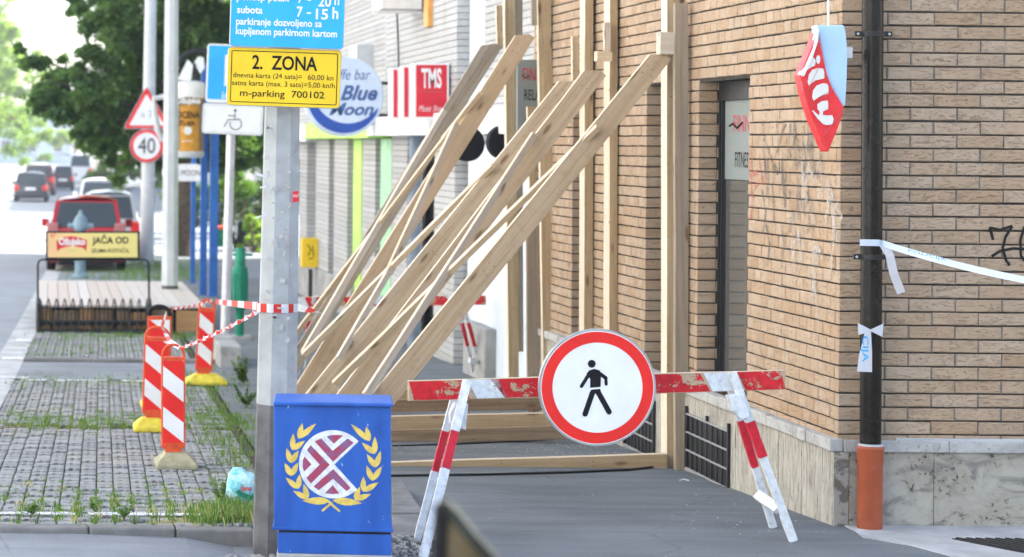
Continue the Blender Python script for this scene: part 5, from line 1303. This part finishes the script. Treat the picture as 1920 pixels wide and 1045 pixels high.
# ------------------------------------------------------------------ timber terrace deck
Y0d, Y1d = 30.6, 36.0
dk = thing('terrace_deck', 'low pale planked terrace deck on dark logs behind the bike rack', 'deck', (1.0, 31, g(31)), None)
zt_ = P(200, 573, Y0d).z; xA, xB = P(68, 573, Y0d).x, P(386, 560, Y0d).x
n = 15
for i in range(n):
    x0 = xA + (xB - xA) * i / n; x1 = xA + (xB - xA) * (i + 1) / n
    b = MB(); b.bb((x0 + .004, Y0d + random.uniform(0, .02), zt_ - .03), (x1 - .004, Y1d, zt_ + random.uniform(-.002, .002))); b.build('plank', M['deck_plank'], dk)
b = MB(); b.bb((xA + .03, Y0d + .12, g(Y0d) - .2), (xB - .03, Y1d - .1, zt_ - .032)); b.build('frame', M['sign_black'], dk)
x = xA + .02; random.seed(8)
while x < xB - .05:
    w_ = random.uniform(.16, .34); b = MB(); b.bb((x, Y0d + random.uniform(.02, .06), g(Y0d) - .05), (min(x + w_, xB), Y0d + .115, zt_ - random.uniform(.04, .10))); b.build('log', M['pine_brown'] if random.random() < .22 else M['pine_dark'], dk, bevel=.03); x += w_ + random.uniform(.0, .05)
# hydrant, green post, yellow box, kerb block, bins
hy = thing('hydrant', 'pale blue standing hydrant behind the advertising board', 'hydrant', G(150, 522)); p = G(150, 522); kh = p.y / FPX
b = MB(); b.lathe((p.x, p.y, p.z), [(.16, 0), (.16, .05), (.11, .08), (.105, .32), (.13, .36), (.10, .42), (.09, .95), (.14, 1.0), (.15, 1.12), (.10, 1.24), (.04, 1.30), (.035, 1.38)], 18); b.build('body', M['hydrant_blue'], hy, smooth=True)
b = MB(); b.tube((p.x - .26, p.y, p.z + 1.06), (p.x + .26, p.y, p.z + 1.06), .055, n=12); b.build('outlet', M['hydrant_blue'], hy, smooth=True)
gp = G(449, 637); gb = thing('green_post', 'green iron post with a thicker ribbed casing standing on the sidewalk', 'post', gp); kg = gp.y / FPX
b = MB(); b.lathe(gp, [(.055, 0), (.055, .38), (.07, .40), (.07, (637 - 467) * kg), (.06, (637 - 465) * kg)], 16); b.build('shaft', M['green_metal'], gb, smooth=True)
b = MB(); b.lathe(gp, [(.09, .40), (.10, .41), (.10, .92), (.09, .95)], 12); b.build('casing', M['green_metal'], gb)
for q_ in range(8):
    a_ = q_ * math.pi / 4; b = MB(); b.box((gp.x + .101 * math.cos(a_), gp.y + .101 * math.sin(a_), gp.z + .66), (.012, .012, .4)); b.build('rib', M['green_metal'], gb)
b = MB(); b.bb((gp.x - .14, gp.y - .1, gp.z - .02), (gp.x + .16, gp.y + .2, gp.z + .05)); b.build('footing', M['concrete'], gb, bevel=.01)
b = MB(); b.bb((gp.x - .10, gp.y - .02, gp.z + 1.09), (gp.x + .16, gp.y + .02, gp.z + 1.12)); b.build('collar', M['green_metal'], gb)
q1 = G(432, 690); b = MB(); b.bb((q1.x - .12, q1.y, q1.z - .05), (q1.x + .12, q1.y + 1.6, q1.z + .24)); tag(b.build('kerb_block', M['concrete'], bevel=.02), 'rough concrete kerb block beside the thin sign post', 'kerb block')
yb = P(583, 545, 38.0); yb.z = g(38.0); yx = thing('yellow_box', 'orange-yellow letter box on a black post by the white shop pillars', 'mailbox', yb); ky = yb.y / FPX
pn = Panel(582, 475, yb.y); b = MB(); pn.poly(b, rrect(566, 447, 597, 502, 3), .0, .22); b.build('body', M['sign_yellow'], yx, W=pn.W, bevel=.01); b = MB(); b.tube((yb.x, yb.y + .1, yb.z), (yb.x, yb.y + .1, P(0, 500, yb.y).z), .035, n=8); b.build('post', M['black_metal'], yx)
b = MB()
for l_ in (((577, 460), (583, 468)), ((583, 468), (578, 480)), ((586, 462), (588, 480)), ((580, 486), (587, 484))): pn.poly(b, capsule(*l_, 2), .002, .001)
b.build('scribble', M['marker_black'], yx, W=pn.W)
random.seed(12)
for lab, x, yb_, w_, yt, mm, lid in (('dark blue wheeled bin, left of the row beyond the lamp column', 455, 420, 22, 366, 'blue_black_pipe', None), ('dark blue wheeled bin with a pale post before it', 478, 422, 22, 368, 'blue_black_pipe', None), ('dark blue wheeled bin nearest the lamp column', 500, 423, 24, 362, 'blue_black_pipe', None), ('green wheeled bin with an orange lid', 417, 424, 27, 380, 'green_metal', 'orange_plastic')):
    Y = 60.0; k = Y / FPX; p = P(x, yb_, Y); p.z = g(Y); t = thing('wheeled_bin', lab, 'bin', p, 'wheeled bins across the side street'); hh = (yb_ - yt) * k
    w_ *= k; vs = [(-w_ * .42, -.3, .08), (w_ * .42, -.3, .08), (w_ * .42, .3, .08), (-w_ * .42, .3, .08), (-w_ / 2, -.36, hh * .88), (w_ / 2, -.36, hh * .88), (w_ / 2, .36, hh * .88), (-w_ / 2, .36, hh * .88)]
    vs = [(a + p.x, b_ + p.y, c_ + p.z) for a, b_, c_ in vs]; b = MB(); b.add(vs, [(3, 2, 1, 0), (4, 5, 6, 7)] + [(i, (i + 1) % 4, 4 + (i + 1) % 4, 4 + i) for i in range(4)]); b.build('tub', M[mm], t, bevel=.02)
    b = MB(); b.bb((p.x - w_ * .53, p.y - .4, p.z + hh * .88), (p.x + w_ * .53, p.y + .38, p.z + hh)); b.build('lid', M[lid or mm], t, bevel=.03)
    for s in (-1, 1): b = MB(); b.tube((p.x + s * w_ * .38, p.y + .3, p.z + .08), (p.x + s * w_ * .46, p.y + .3, p.z + .08), .08, n=12); b.build('wheel', M['black_rubber'], t)

# ------------------------------------------------------------------ cars
def car(label, px, ybase, wpx, paint_, roof=None, L=4.0, hh=1.5, light='lamp_red', van=False, Yc=None, cut=.0, plate=True, grp='cars parked and driving on the road'):
    p = G(px, ybase, -.03); Y = p.y if Yc is None else Yc; X = P(px, ybase, Y).x; z0 = g(Y) - .03; w = wpx * Y / FPX / 2
    t = thing('car', label, 'car', (X, Y, z0), grp, rotz=-.024)
    Wc = WM[t.name]; rf = M[roof] if roof else M[paint_]
    belt = hh * .60
    st = [(0.0, .32, .52, .90), (.04, .24, belt * .98, .97), (.3, .20, belt, 1.0), (1.0, .18, belt, 1.0), (L * .62, .18, belt * .98, 1.0), (L * .80, .20, belt * .90, .98), (L - .12, .24, belt * .76, .93), (L, .34, belt * .55, .82)]
    vs, fs = [], []; R = 10
    for (y, zb, zt, ws) in st:
        W_ = w * ws
        vs += [(-W_ * .90, y, zb), (-W_ * .99, y, zb + .08), (-W_, y, (zb + zt) * .52), (-W_ * .965, y, zt * .93), (-W_ * .90, y, zt), (W_ * .90, y, zt), (W_ * .965, y, zt * .93), (W_, y, (zb + zt) * .52), (W_ * .99, y, zb + .08), (W_ * .90, y, zb)]
    for i in range(len(st) - 1):
        for k in range(R): fs.append((i * R + k, i * R + (k + 1) % R, (i + 1) * R + (k + 1) % R, (i + 1) * R + k))
    fs += [tuple(range(R)), tuple(range((len(st) - 1) * R, len(st) * R))]
    b = MB(); b.add(vs, fs); b.build('body', M[paint_], t, smooth=True, W=Wc)
    # cabin: pillars and roof
    r0, r1, f1, f0 = (.10, .38, L * .52, L * .74) if not van else (.03, .12, L * .74, L * .84)
    tw, bw = w * .76, w * .90
    cab_ = [(-bw, r0, belt - .02), (bw, r0, belt - .02), (bw, f0, belt * .98 - .02), (-bw, f0, belt * .98 - .02), (-tw, r1, hh - .06), (tw, r1, hh - .06), (tw, f1, hh - .04), (-tw, f1, hh - .04)]
    b = MB(); b.add(cab_, [(0, 1, 5, 4), (1, 2, 6, 5), (2, 3, 7, 6), (3, 0, 4, 7)]); b.build('cabin', M[paint_], t, W=Wc)
    b = MB(); vs = []; 
    for y in (r1 - .02, r1 + .3, (r1 + f1) / 2, f1 - .2, f1 + .02):
        e = 0 if y in (r1 - .02, f1 + .02) else .05
        vs += [(-tw - .01, y, hh - .07), (-tw * .7, y, hh - .02 + e * .6), (0, y, hh + e), (tw * .7, y, hh - .02 + e * .6), (tw + .01, y, hh - .07)]
    fs = [(i * 5 + k, i * 5 + k + 1, i * 5 + k + 6, i * 5 + k + 5) for i in range(4) for k in range(4)]
    b.add(vs, fs); b.build('roof', rf, t, smooth=True, W=Wc, fixn=False)
    def on(face, ins, d):     # inset quad slightly proud of a cabin face
        q_ = [Vector(cab_[i]) for i in face]; c_ = sum(q_, Vector()) / 4; nn = (q_[1] - q_[0]).cross(q_[3] - q_[0]).normalized()
        mid = Vector((0, (r0 + f0) / 2, belt)); 
        if nn.dot(c_ - mid) < 0: nn = -nn
        return [v.lerp(c_, ins) + nn * d for v in q_]
    b = MB(); b.add(on((0, 1, 5, 4), .12, .012), [(0, 1, 2, 3)]); b.build('rear_window', M['glass'], t, W=Wc)
    for fc in ((1, 2, 6, 5), (3, 0, 4, 7)): b = MB(); b.add(on(fc, .13, .01), [(0, 1, 2, 3)]); b.build('side_window', M['glass'], t, W=Wc)
    b = MB(); b.add(on((2, 3, 7, 6), .10, .012), [(0, 1, 2, 3)]); b.build('windscreen', M['glass'], t, W=Wc)
    for s in (-1, 1):
        b = MB(); b.bb((s * w * .70, -.035, belt * .66), (s * w * .985, .12, belt * 1.12 if light == 'lamp_clear' else belt * .95)); b.build('tail_light', M[light], t, W=Wc, bevel=.03)
        b = MB(); b.bb((s * w * 1.0, L * .60, belt * .95), (s * (w * 1.0 + .17), L * .60 + .1, belt * 1.13)); b.build('mirror', M[paint_], t, W=Wc, bevel=.03)
        for y in (.62, L - .75):
            wh = MB(); wh.lathe((0, 0, 0), [(.20, -.1), (.29, -.09), (.31, -.05), (.31, .05), (.29, .09), (.20, .1)], 20)
            Ww = Wc @ Matrix.Translation((s * (w - .10), y, .31)) @ Matrix.Rotation(rad(90), 4, 'Y'); wo = wh.build('wheel', M['black_rubber'], t, smooth=True, W=Ww)
            rm = MB(); rm.lathe((0, 0, 0), [(.19, -.112), (.19, .112)], 14); rm.build('rim', M['steel'], wo, W=Ww)
    b = MB(); b.bb((-w * .93, -.07, .26), (w * .93, .05, .50)); b.build('bumper', M[paint_], t, W=Wc, bevel=.04)
    b = MB(); b.bb((-w * .7, -.05, .16), (w * .7, .02, .26)); b.build('valance', M['black_rubber'], t, W=Wc)
    if plate: b = MB(); b.bb((-.26, -.085, .58), (.26, -.04, .70)); b.build('number_plate', M['sign_white'], t, W=Wc)
    return t
car('red hatchback parked on the strip behind the advertising board', 161, 512, 150, 'car_red', L=3.7, hh=1.60, light='lamp_clear')
car('silver estate car parked just beyond the red hatchback', 203, 494, 118, 'car_silver', L=4.3, hh=1.62, Yc=54.5)
car('small dark car driving away in the middle of the road', 57, 379, 64, 'car_dark', L=3.9, hh=1.42)
car('maroon car with pale roof driving ahead of the small dark car', 72, 362, 60, 'car_maroon', 'car_white', L=4.3, hh=1.7, Yc=122)
car('pale estate car parked far along the strip', 186, 400, 84, 'car_white', L=4.3, hh=1.55, Yc=82)
car('white van far down the road', 150, 355, 46, 'car_white', L=5.0, hh=2.1, van=True, Yc=150)
car('dark car parked far along the strip beyond the pale estate', 118, 362, 40, 'car_dark', L=4.2, hh=1.5, Yc=135)

# ------------------------------------------------------------------ trees and shrubs
def leafcloud(blobs, n, size, Yd, depth, mat, parent, name='crown', seed=1, droop=.3, ragged=.55):
    rnd = random.Random(seed); vs, fs, rs = [], [], []
    tot = sum(b_[2] ** 2 for b_ in blobs); sub = []
    for (px, py, r) in blobs:
        Yb_ = Yd + rnd.uniform(-depth, depth); c_ = P(px, py, Yb_); R = r * Yb_ / FPX
        for _ in range(max(3, int(14 * (r / 60) ** 1.5))):       # twig clumps around each bough
            d = Vector((rnd.gauss(0, 1), rnd.gauss(0, 1), rnd.gauss(0, 1))).normalized() * R * rnd.uniform(.25, 1.05)
            sub.append((c_ + d, R * rnd.uniform(.16, .42) * (60 / max(r, 40)) ** .3, r * r / tot / max(3, int(14 * (r / 60) ** 1.5)), rnd.random()))
    for (c_, R, wt, tone) in sub:
        for _ in range(int(n * wt)):
            d = Vector((rnd.gauss(0, ragged), rnd.gauss(0, ragged), rnd.gauss(0, ragged * .75))); p = c_ + d * R
            s = size * rnd.uniform(.6, 1.3); a = Vector((rnd.uniform(-1, 1), rnd.uniform(-1, 1), rnd.uniform(-.8, .3))).normalized(); u = Vector((rnd.uniform(-1, 1), rnd.uniform(-1, 1), rnd.uniform(-1, 1))); b_ = a.cross(u).normalized()
            i = len(vs); vs += [p - a * s * .5, p + b_ * s * .28, p + a * s * .5, p - b_ * s * .28]; fs.append((i, i + 1, i + 2, i + 3)); rs.append(min(1, max(0, tone * .6 + rnd.random() * .4)))
    mb = MB(); mb.v = vs; mb.f = fs; mb.r = rs; mb.m = [0] * len(fs)
    return mb.build(name, M[mat], parent, fixn=False)
def tree(label, blobs, n, size, Yd, depth, mat, base_px, lim, seed, r0=.22, grp='street trees'):
    bp = P(base_px, 300, Yd); bp.z = g(Yd); t = thing('tree', label, 'tree', bp, grp)
    leafcloud(blobs, n, size, Yd, depth, mat, t, seed=seed)
    top = P(lim[0], lim[1], Yd); b = MB(); mid = bp.lerp(top, .45) + Vector((.08, 0, 0)); b.path([bp, bp.lerp(mid, .5), mid, top], [r0, r0 * .8, r0 * .65, r0 * .3], 10); b.build('trunk', M['leaf_trunk'], t, smooth=True)
    rnd = random.Random(seed)
    for q_ in blobs[::2]:
        e = P(q_[0], q_[1], Yd + rnd.uniform(-depth, depth) * .5); b = MB(); s = bp.lerp(top, rnd.uniform(.4, .85)); b.path([s, s.lerp(e, .5) + Vector((0, 0, .15)), e], [r0 * .32, r0 * .2, r0 * .06], 6); b.build('branch', M['leaf_trunk'], t)
    return t
blobs = [(330, 30, 95), (250, 55, 75), (420, 60, 90), (175, 22, 48), (140, 5, 30), (300, 150, 95), (400, 170, 95), (205, 140, 55), (160, 175, 45), (110, 150, 38), (70, 112, 30), (48, 98, 18), (95, 195, 42), (140, 205, 45), (190, 205, 55), (250, 225, 75), (330, 260, 70), (160, 262, 40), (255, 295, 45), (200, 262, 48), (215, 310, 30), (440, 255, 70), (480, 150, 60), (500, 60, 70), (300, -70, 110), (420, -80, 110), (200, -60, 70), (500, -60, 90), (350, -190, 120), (455, 190, 50), (275, 110, 60), (235, 95, 40)]
tree('big dark green street tree leaning over the road behind the signs', blobs + [(370, 110, 70), (460, 120, 60), (240, 180, 60), (170, 120, 40), (120, 165, 34), (300, 220, 60), (360, 300, 50), (200, 235, 45), (215, 50, 50), (290, 260, 50), (410, 300, 50), (180, 185, 40), (90, 150, 28)], 170000, .17, 56, 2.2, 'leaves', 345, (345, 60), 3, .26)
tree('dark tree behind the concrete lamp column and white shops', [(500, 250, 60), (470, 300, 50), (560, 220, 60), (540, 120, 70), (580, 20, 80), (520, 330, 40), (440, 330, 35), (600, 130, 60), (570, 330, 50), (510, 390, 25)], 40000, .15, 68, 2.5, 'leaves', 520, (530, 120), 9, .22)
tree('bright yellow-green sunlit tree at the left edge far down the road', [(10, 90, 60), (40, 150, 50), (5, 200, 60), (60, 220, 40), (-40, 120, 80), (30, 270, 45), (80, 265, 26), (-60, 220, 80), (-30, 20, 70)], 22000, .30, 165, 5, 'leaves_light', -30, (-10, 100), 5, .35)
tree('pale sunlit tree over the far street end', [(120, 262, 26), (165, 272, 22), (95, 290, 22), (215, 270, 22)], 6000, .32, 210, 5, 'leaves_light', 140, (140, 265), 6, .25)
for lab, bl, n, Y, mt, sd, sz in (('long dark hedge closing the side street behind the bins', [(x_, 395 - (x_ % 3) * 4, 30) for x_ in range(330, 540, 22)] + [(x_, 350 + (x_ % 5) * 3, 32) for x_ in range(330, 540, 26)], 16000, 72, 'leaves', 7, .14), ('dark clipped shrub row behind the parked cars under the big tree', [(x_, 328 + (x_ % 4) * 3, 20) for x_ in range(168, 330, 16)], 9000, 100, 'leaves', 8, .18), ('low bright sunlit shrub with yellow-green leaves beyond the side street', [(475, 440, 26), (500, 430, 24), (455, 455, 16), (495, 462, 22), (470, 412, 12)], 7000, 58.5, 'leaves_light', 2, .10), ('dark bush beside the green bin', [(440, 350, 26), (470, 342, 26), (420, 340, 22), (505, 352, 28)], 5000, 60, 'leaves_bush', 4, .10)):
    p = P(bl[0][0], 400, Y); p.z = g(Y); t = thing('shrub', lab, 'shrub', p); leafcloud(bl, n, sz, Y, .8, mt, t, 'foliage', sd)
    b = MB()
    for q_ in bl: e = P(q_[0], q_[1], Y); b.path([p, p.lerp(e, .6) + Vector((0, 0, .1)), e], [.03, .02, .006], 5)
    b.build('stems', M['leaf_trunk'], t)

# ------------------------------------------------------------------ grass, weeds
def blades(spots, name, mat, parent=None, seed=1):
    rnd = random.Random(seed); vs, fs, rs = [], [], []
    for (x, y, h, sp, k) in spots:
        for _ in range(k):
            X, Y = x + rnd.gauss(0, sp), y + rnd.gauss(0, sp); z = g(Y) - .008; hh = h * rnd.uniform(.45, 1.25); a = rnd.uniform(0, 6.28); w = rnd.uniform(.0015, .0035) * (1 + h * 4); ln = hh * rnd.uniform(.1, .75)
            dx, dy = math.cos(a) * ln, math.sin(a) * ln; nx, ny = -math.sin(a) * w, math.cos(a) * w; i = len(vs)
            vs += [(X - nx, Y - ny, z), (X + nx, Y + ny, z), (X + dx * .35 + nx * .8, Y + dy * .35 + ny * .8, z + hh * .6), (X + dx * .35 - nx * .8, Y + dy * .35 - ny * .8, z + hh * .6), (X + dx, Y + dy, z + hh)]
            fs += [(i, i + 1, i + 2, i + 3), (i + 3, i + 2, i + 4)]; q = rnd.random(); rs += [q, q]
    mb = MB(); mb.v, mb.f, mb.r, mb.m = vs, fs, rs, [0] * len(fs); o = mb.build(name, M[mat], parent, fixn=False)
    return o
rnd = random.Random(5); spots, dry = [], []
def joint(X, Y): return X + PX / 2
def inbay(px, py, pj=.0):
    p = G(px, py); j = round((p.x - xl(p.y) - .002) / PX); return xl(p.y) + j * PX + rnd.gauss(0, .006), p.y
for _ in range(1000):    # near band, dense in patches down the joints
    px, py = rnd.uniform(0, 470), rnd.triangular(890, 985, 972); x, y = inbay(px, py); d = .5 + .5 * math.sin(x * 9 + 1.0) * math.cos(y * 5)
    if rnd.random() < .15 + d * .7: (spots if rnd.random() < .85 else dry).append((x, y, rnd.uniform(.008, .036), .018, 10))
for _ in range(520):
    px, py = rnd.uniform(10, 470), rnd.gauss(790, 9); x, y = inbay(px, py); spots.append((x, y, rnd.uniform(.015, .05), .03, 7))
for _ in range(260):
    px, py = rnd.uniform(10, 470), rnd.gauss(717, 7); x, y = inbay(px, py); spots.append((x, y, rnd.uniform(.02, .05), .03, 6))
for _ in range(300):
    px, py = rnd.uniform(40, 420), rnd.uniform(625, 668); x, y = inbay(px, py); spots.append((x, y, rnd.uniform(.02, .05), .03, 6))
for _ in range(200):
    px, py = rnd.uniform(100, 420), rnd.gauss(632, 4); x, y = inbay(px, py); spots.append((x, y, rnd.uniform(.03, .08), .04, 8))
for _ in range(560):    # thin sprigs between the pavers elsewhere
    px, py = rnd.uniform(0, 470), rnd.uniform(720, 890); x, y = inbay(px, py); spots.append((x, y, rnd.uniform(.006, .018), .008, 4))
for _ in range(330):    # fringe along the sidewalk edge
    py = rnd.uniform(690, 960); p0 = G(0, py); x = xs(p0.y) + rnd.gauss(-.14, .15); spots.append((x, p0.y, rnd.uniform(.02, .09), .03, 7))
for _ in range(330):    # thick tuft by the cabinet
    px, py = rnd.gauss(445, 45), rnd.gauss(966, 9); p = G(min(px, 505), min(py, 982)); (spots if rnd.random() < .8 else dry).append((p.x, p.y, rnd.uniform(.02, .095), .04, 10))
for _ in range(200):
    px, py = rnd.uniform(230, 380), rnd.uniform(495, 528); p = G(px, py); spots.append((p.x, p.y, rnd.uniform(.08, .25), .1, 8))
for _ in range(120):
    px, py = rnd.uniform(120, 240), rnd.uniform(508, 528); p = G(px, py); spots.append((p.x, p.y, rnd.uniform(.05, .14), .1, 6))
tag(blades(spots, 'grass', 'grass', seed=2), 'short green grass and weeds in the paver joints', 'grass', kind='stuff')
for _ in range(420):
    px, py = (rnd.uniform(330, 480), rnd.gauss(795, 9)) if rnd.random() < .5 else ((rnd.uniform(0, 200), rnd.gauss(800, 6)) if rnd.random() < .5 else (rnd.uniform(300, 400), rnd.gauss(975, 5))); p = G(px, py); dry.append((p.x, p.y, .012, .035, 6))
tag(blades(dry, 'dry_grass', 'grass_dry', seed=3), 'dry straw and withered grass on the pavers', 'grass', kind='stuff')
def weed(label, px, py, h, n, mat='leaves_bush', spread=.06, lw=.03, name='weed', seed=1, stems=5, mat2=None):
    rn = random.Random(seed); p = G(px, py); t = thing(name, label, 'weed', p); sm = MB(); lf = MB()
    for s in range(stems):
        a = rn.uniform(0, 6.28); tip = p + Vector((math.cos(a) * spread * rn.uniform(.3, 1), math.sin(a) * spread * rn.uniform(.3, 1), h * rn.uniform(.6, 1))); mid = p.lerp(tip, .5) + Vector((math.cos(a) * .01, 0, .02 * h))
        sm.path([p, mid, tip], [.0022, .0018, .0008], 4)
        for i in range(n):
            f = rn.uniform(.12, 1); c_ = p.lerp(mid, f * 2) if f < .5 else mid.lerp(tip, f * 2 - 1); b_ = rn.uniform(0, 6.28); l_ = lw * rn.uniform(.6, 1.2) * (1.2 - f * .6)
            d = Vector((math.cos(b_), math.sin(b_), rn.uniform(.1, .8))).normalized() * l_; sd = d.cross(Vector((0, 0, 1))).normalized() * l_ * .22
            lf.add([c_, c_ + d * .5 + sd, c_ + d, c_ + d * .5 - sd], [(0, 1, 2, 3)])
    sm.build('stems', M['grass'], t); lf.build('foliage', M[mat], t, fixn=False)
for i, a in enumerate([('broad-leaved green weed in the paving near the front kerb, left', 57, 972, .10, 9, 'leaves_bush', .03, .06), ('leafy weed in the paving near the front kerb below the front beacon', 232, 974, .10, 8, 'leaves_bush', .07, .06), ('tall feathery weed behind the cabinet against the lamp column', 497, 935, .62, 60, 'leaves_bush', .05, .035),
     ('tall thin weed stalk in the paving left of the lamp column', 441, 945, .55, 14, 'leaves_bush', .10, .03), ('brownish seeding weed left of the lamp column', 446, 890, .33, 30, 'grass_dry', .06, .02), ('bright bushy weed at the sidewalk edge beyond the lamp column', 458, 722, .30, 130, 'leaves_bush', .17, .06), ('low weed clump beside the lamp column foot', 462, 764, .20, 110, 'leaves_bush', .18, .045),
     ('small weed growing at the concrete block behind the timber props', 848, 668, .25, 30, 'leaves_bush', .12, .07), ('leafy sprig low in the paving at the centre left', 178, 960, .07, 8, 'leaves_bush', .04, .05), ('small weed beside the plastic bag', 415, 940, .16, 20, 'leaves_bush', .07, .05)]):
    weed(*a, seed=i + 3, stems=5 if i != 2 else 7)
# ------------------------------------------------------------------ plastic bag, cable, drain grate, foreground board
import bmesh
rn = random.Random(4); bgp = G(459, 948); bm = bmesh.new(); bmesh.ops.create_icosphere(bm, subdivisions=4, radius=1)
kx = bgp.y / FPX
for v in bm.verts:
    n_ = v.co.normalized(); f = 1 + .06 * math.sin(3 * n_.x + 2 * n_.z + 1) + .03 * math.sin(6 * n_.z - 4 * n_.x) + .012 * math.sin(14 * n_.x + 9 * n_.z)
    v.co = Vector((n_.x * 36 * kx * f, n_.y * .07 * f, (n_.z * .5 + .5) * 72 * kx * f * (1 if n_.z < .4 else .96)))
    v.co.x += .012 * v.co.z / .2 * -1
me = bpy.data.meshes.new('bag'); bm.to_mesh(me); bm.free(); me.materials.append(M['plastic_bag'])
for pl_ in me.polygons: pl_.use_smooth = True
bg = thing('plastic_bag', 'crumpled pale blue plastic bag lying in the grass beside the cabinet', 'plastic bag', bgp); place('sack', me, bg, Matrix.Translation(bgp))
pn = Panel(462, 915, bgp.y - .078, .15); pn.text('Jana', 449, 911, 472, 923, .0, M['crimson'], bg, shear=.2, bold=.02)
b = MB(); pn.poly(b, [(441, 922), (450, 918), (452, 922), (472, 930), (474, 926), (478, 934), (468, 938), (448, 930)], .001, .001); b.build('green_stripe', M['green_metal'], bg, W=pn.W)
cb_ = [G(x, y, .008) for x, y in ((560, 893), (735, 892), (900, 890), (1060, 886), (1180, 881), (1250, 873), (1275, 870))]
for a_ in cb_: a_.x = min(a_.x, 4.25)
b = MB(); b.path(cb_, .008, 6); tag(b.build('cable', M['cable']), 'thin black cable lying in front of the nearest sleeper', 'cable')
b = MB(); b.path([G(x, y, .006) for x, y in ((735, 836), (850, 833), (1000, 826), (1060, 822))], .006, 6); tag(b.build('cable', M['cable']), 'thin black cable lying between the timber sleepers', 'cable')
dg_ = thing('drain_grate', 'dark slotted drain grate in the concrete at the lower right', 'drain grate', (5.4, 11.6, .006))
b = MB(); b.prism([Vector((x, y, .007)) for x, y in ((4.78, 11.80), (6.2, 11.80), (6.2, 11.42), (4.98, 11.42))], (0, 0, .004)); b.build('pit', M['opening_dark'], dg_)
x = 4.80
while x < 6.2:
    b = MB(); b.prism([Vector((x, 11.80, .011)), Vector((x + .022, 11.80, .011)), Vector((x + .222, 11.42, .011)), Vector((x + .20, 11.42, .011))], (0, 0, .006)); b.build('bar', M['black_metal'], dg_); x += .052
Yw = 3.7
fg = thing('sign_board', 'dark-edged weathered board leaning up blurred in the foreground', 'board', (P(880, 1045, Yw).x, Yw, 0))
a0, a1, a2, a3 = P(824, 934, Yw), P(935, 1050, Yw - .0), P(940, 1700, Yw), P(815, 1700, Yw)
b = MB(); b.prism([P(838, 968, Yw - .0), P(925, 1062, Yw), P(985, 1300, Yw), P(1000, 2350, Yw), P(830, 2350, Yw)], (0, .012, 0)); b.build('board', M['olive_board'], fg)
b = MB(); b.path([P(812, 2350, Yw), P(820, 1100, Yw), P(828, 948, Yw)], .0125, 6); b.build('frame_edge', M['sign_black'], fg)
b = MB(); b.path([P(826, 942, Yw), P(850, 962, Yw), P(880, 1000, Yw), P(930, 1056, Yw), P(990, 1200, Yw), P(1010, 2350, Yw)], .0115, 6); b.build('frame_edge', M['frame_dark'], fg)
# overhead cover at the far canopy, small litter on the walk
b = MB(); c0_ = G(1283, 903); b.path([c0_ + Vector((-.03, 0, .006)), c0_ + Vector((0, .02, .012)), c0_ + Vector((.03, .0, .006))], .004, 5); tag(b.build('litter_scrap', M['cream_white']), 'small curved white scrap on the asphalt near the first vent grille', 'litter')

# ------------------------------------------------------------------ summer haze over the street
hm = bpy.data.materials.new('haze'); hm.use_nodes = True; ht = hm.node_tree; ht.nodes.clear()
ho = ht.nodes.new('ShaderNodeOutputMaterial'); hv = ht.nodes.new('ShaderNodeVolumePrincipled')
hv.inputs['Color'].default_value = (.90, .95, 1.0, 1); hv.inputs['Density'].default_value = .0008; hv.inputs['Anisotropy'].default_value = .2
ht.links.new(hv.outputs[0], ho.inputs['Volume'])
hz = MB().bb((-260, -70, -2.2), (260, 720, 26)).build('haze', hm); tag(hz, kind='stuff')
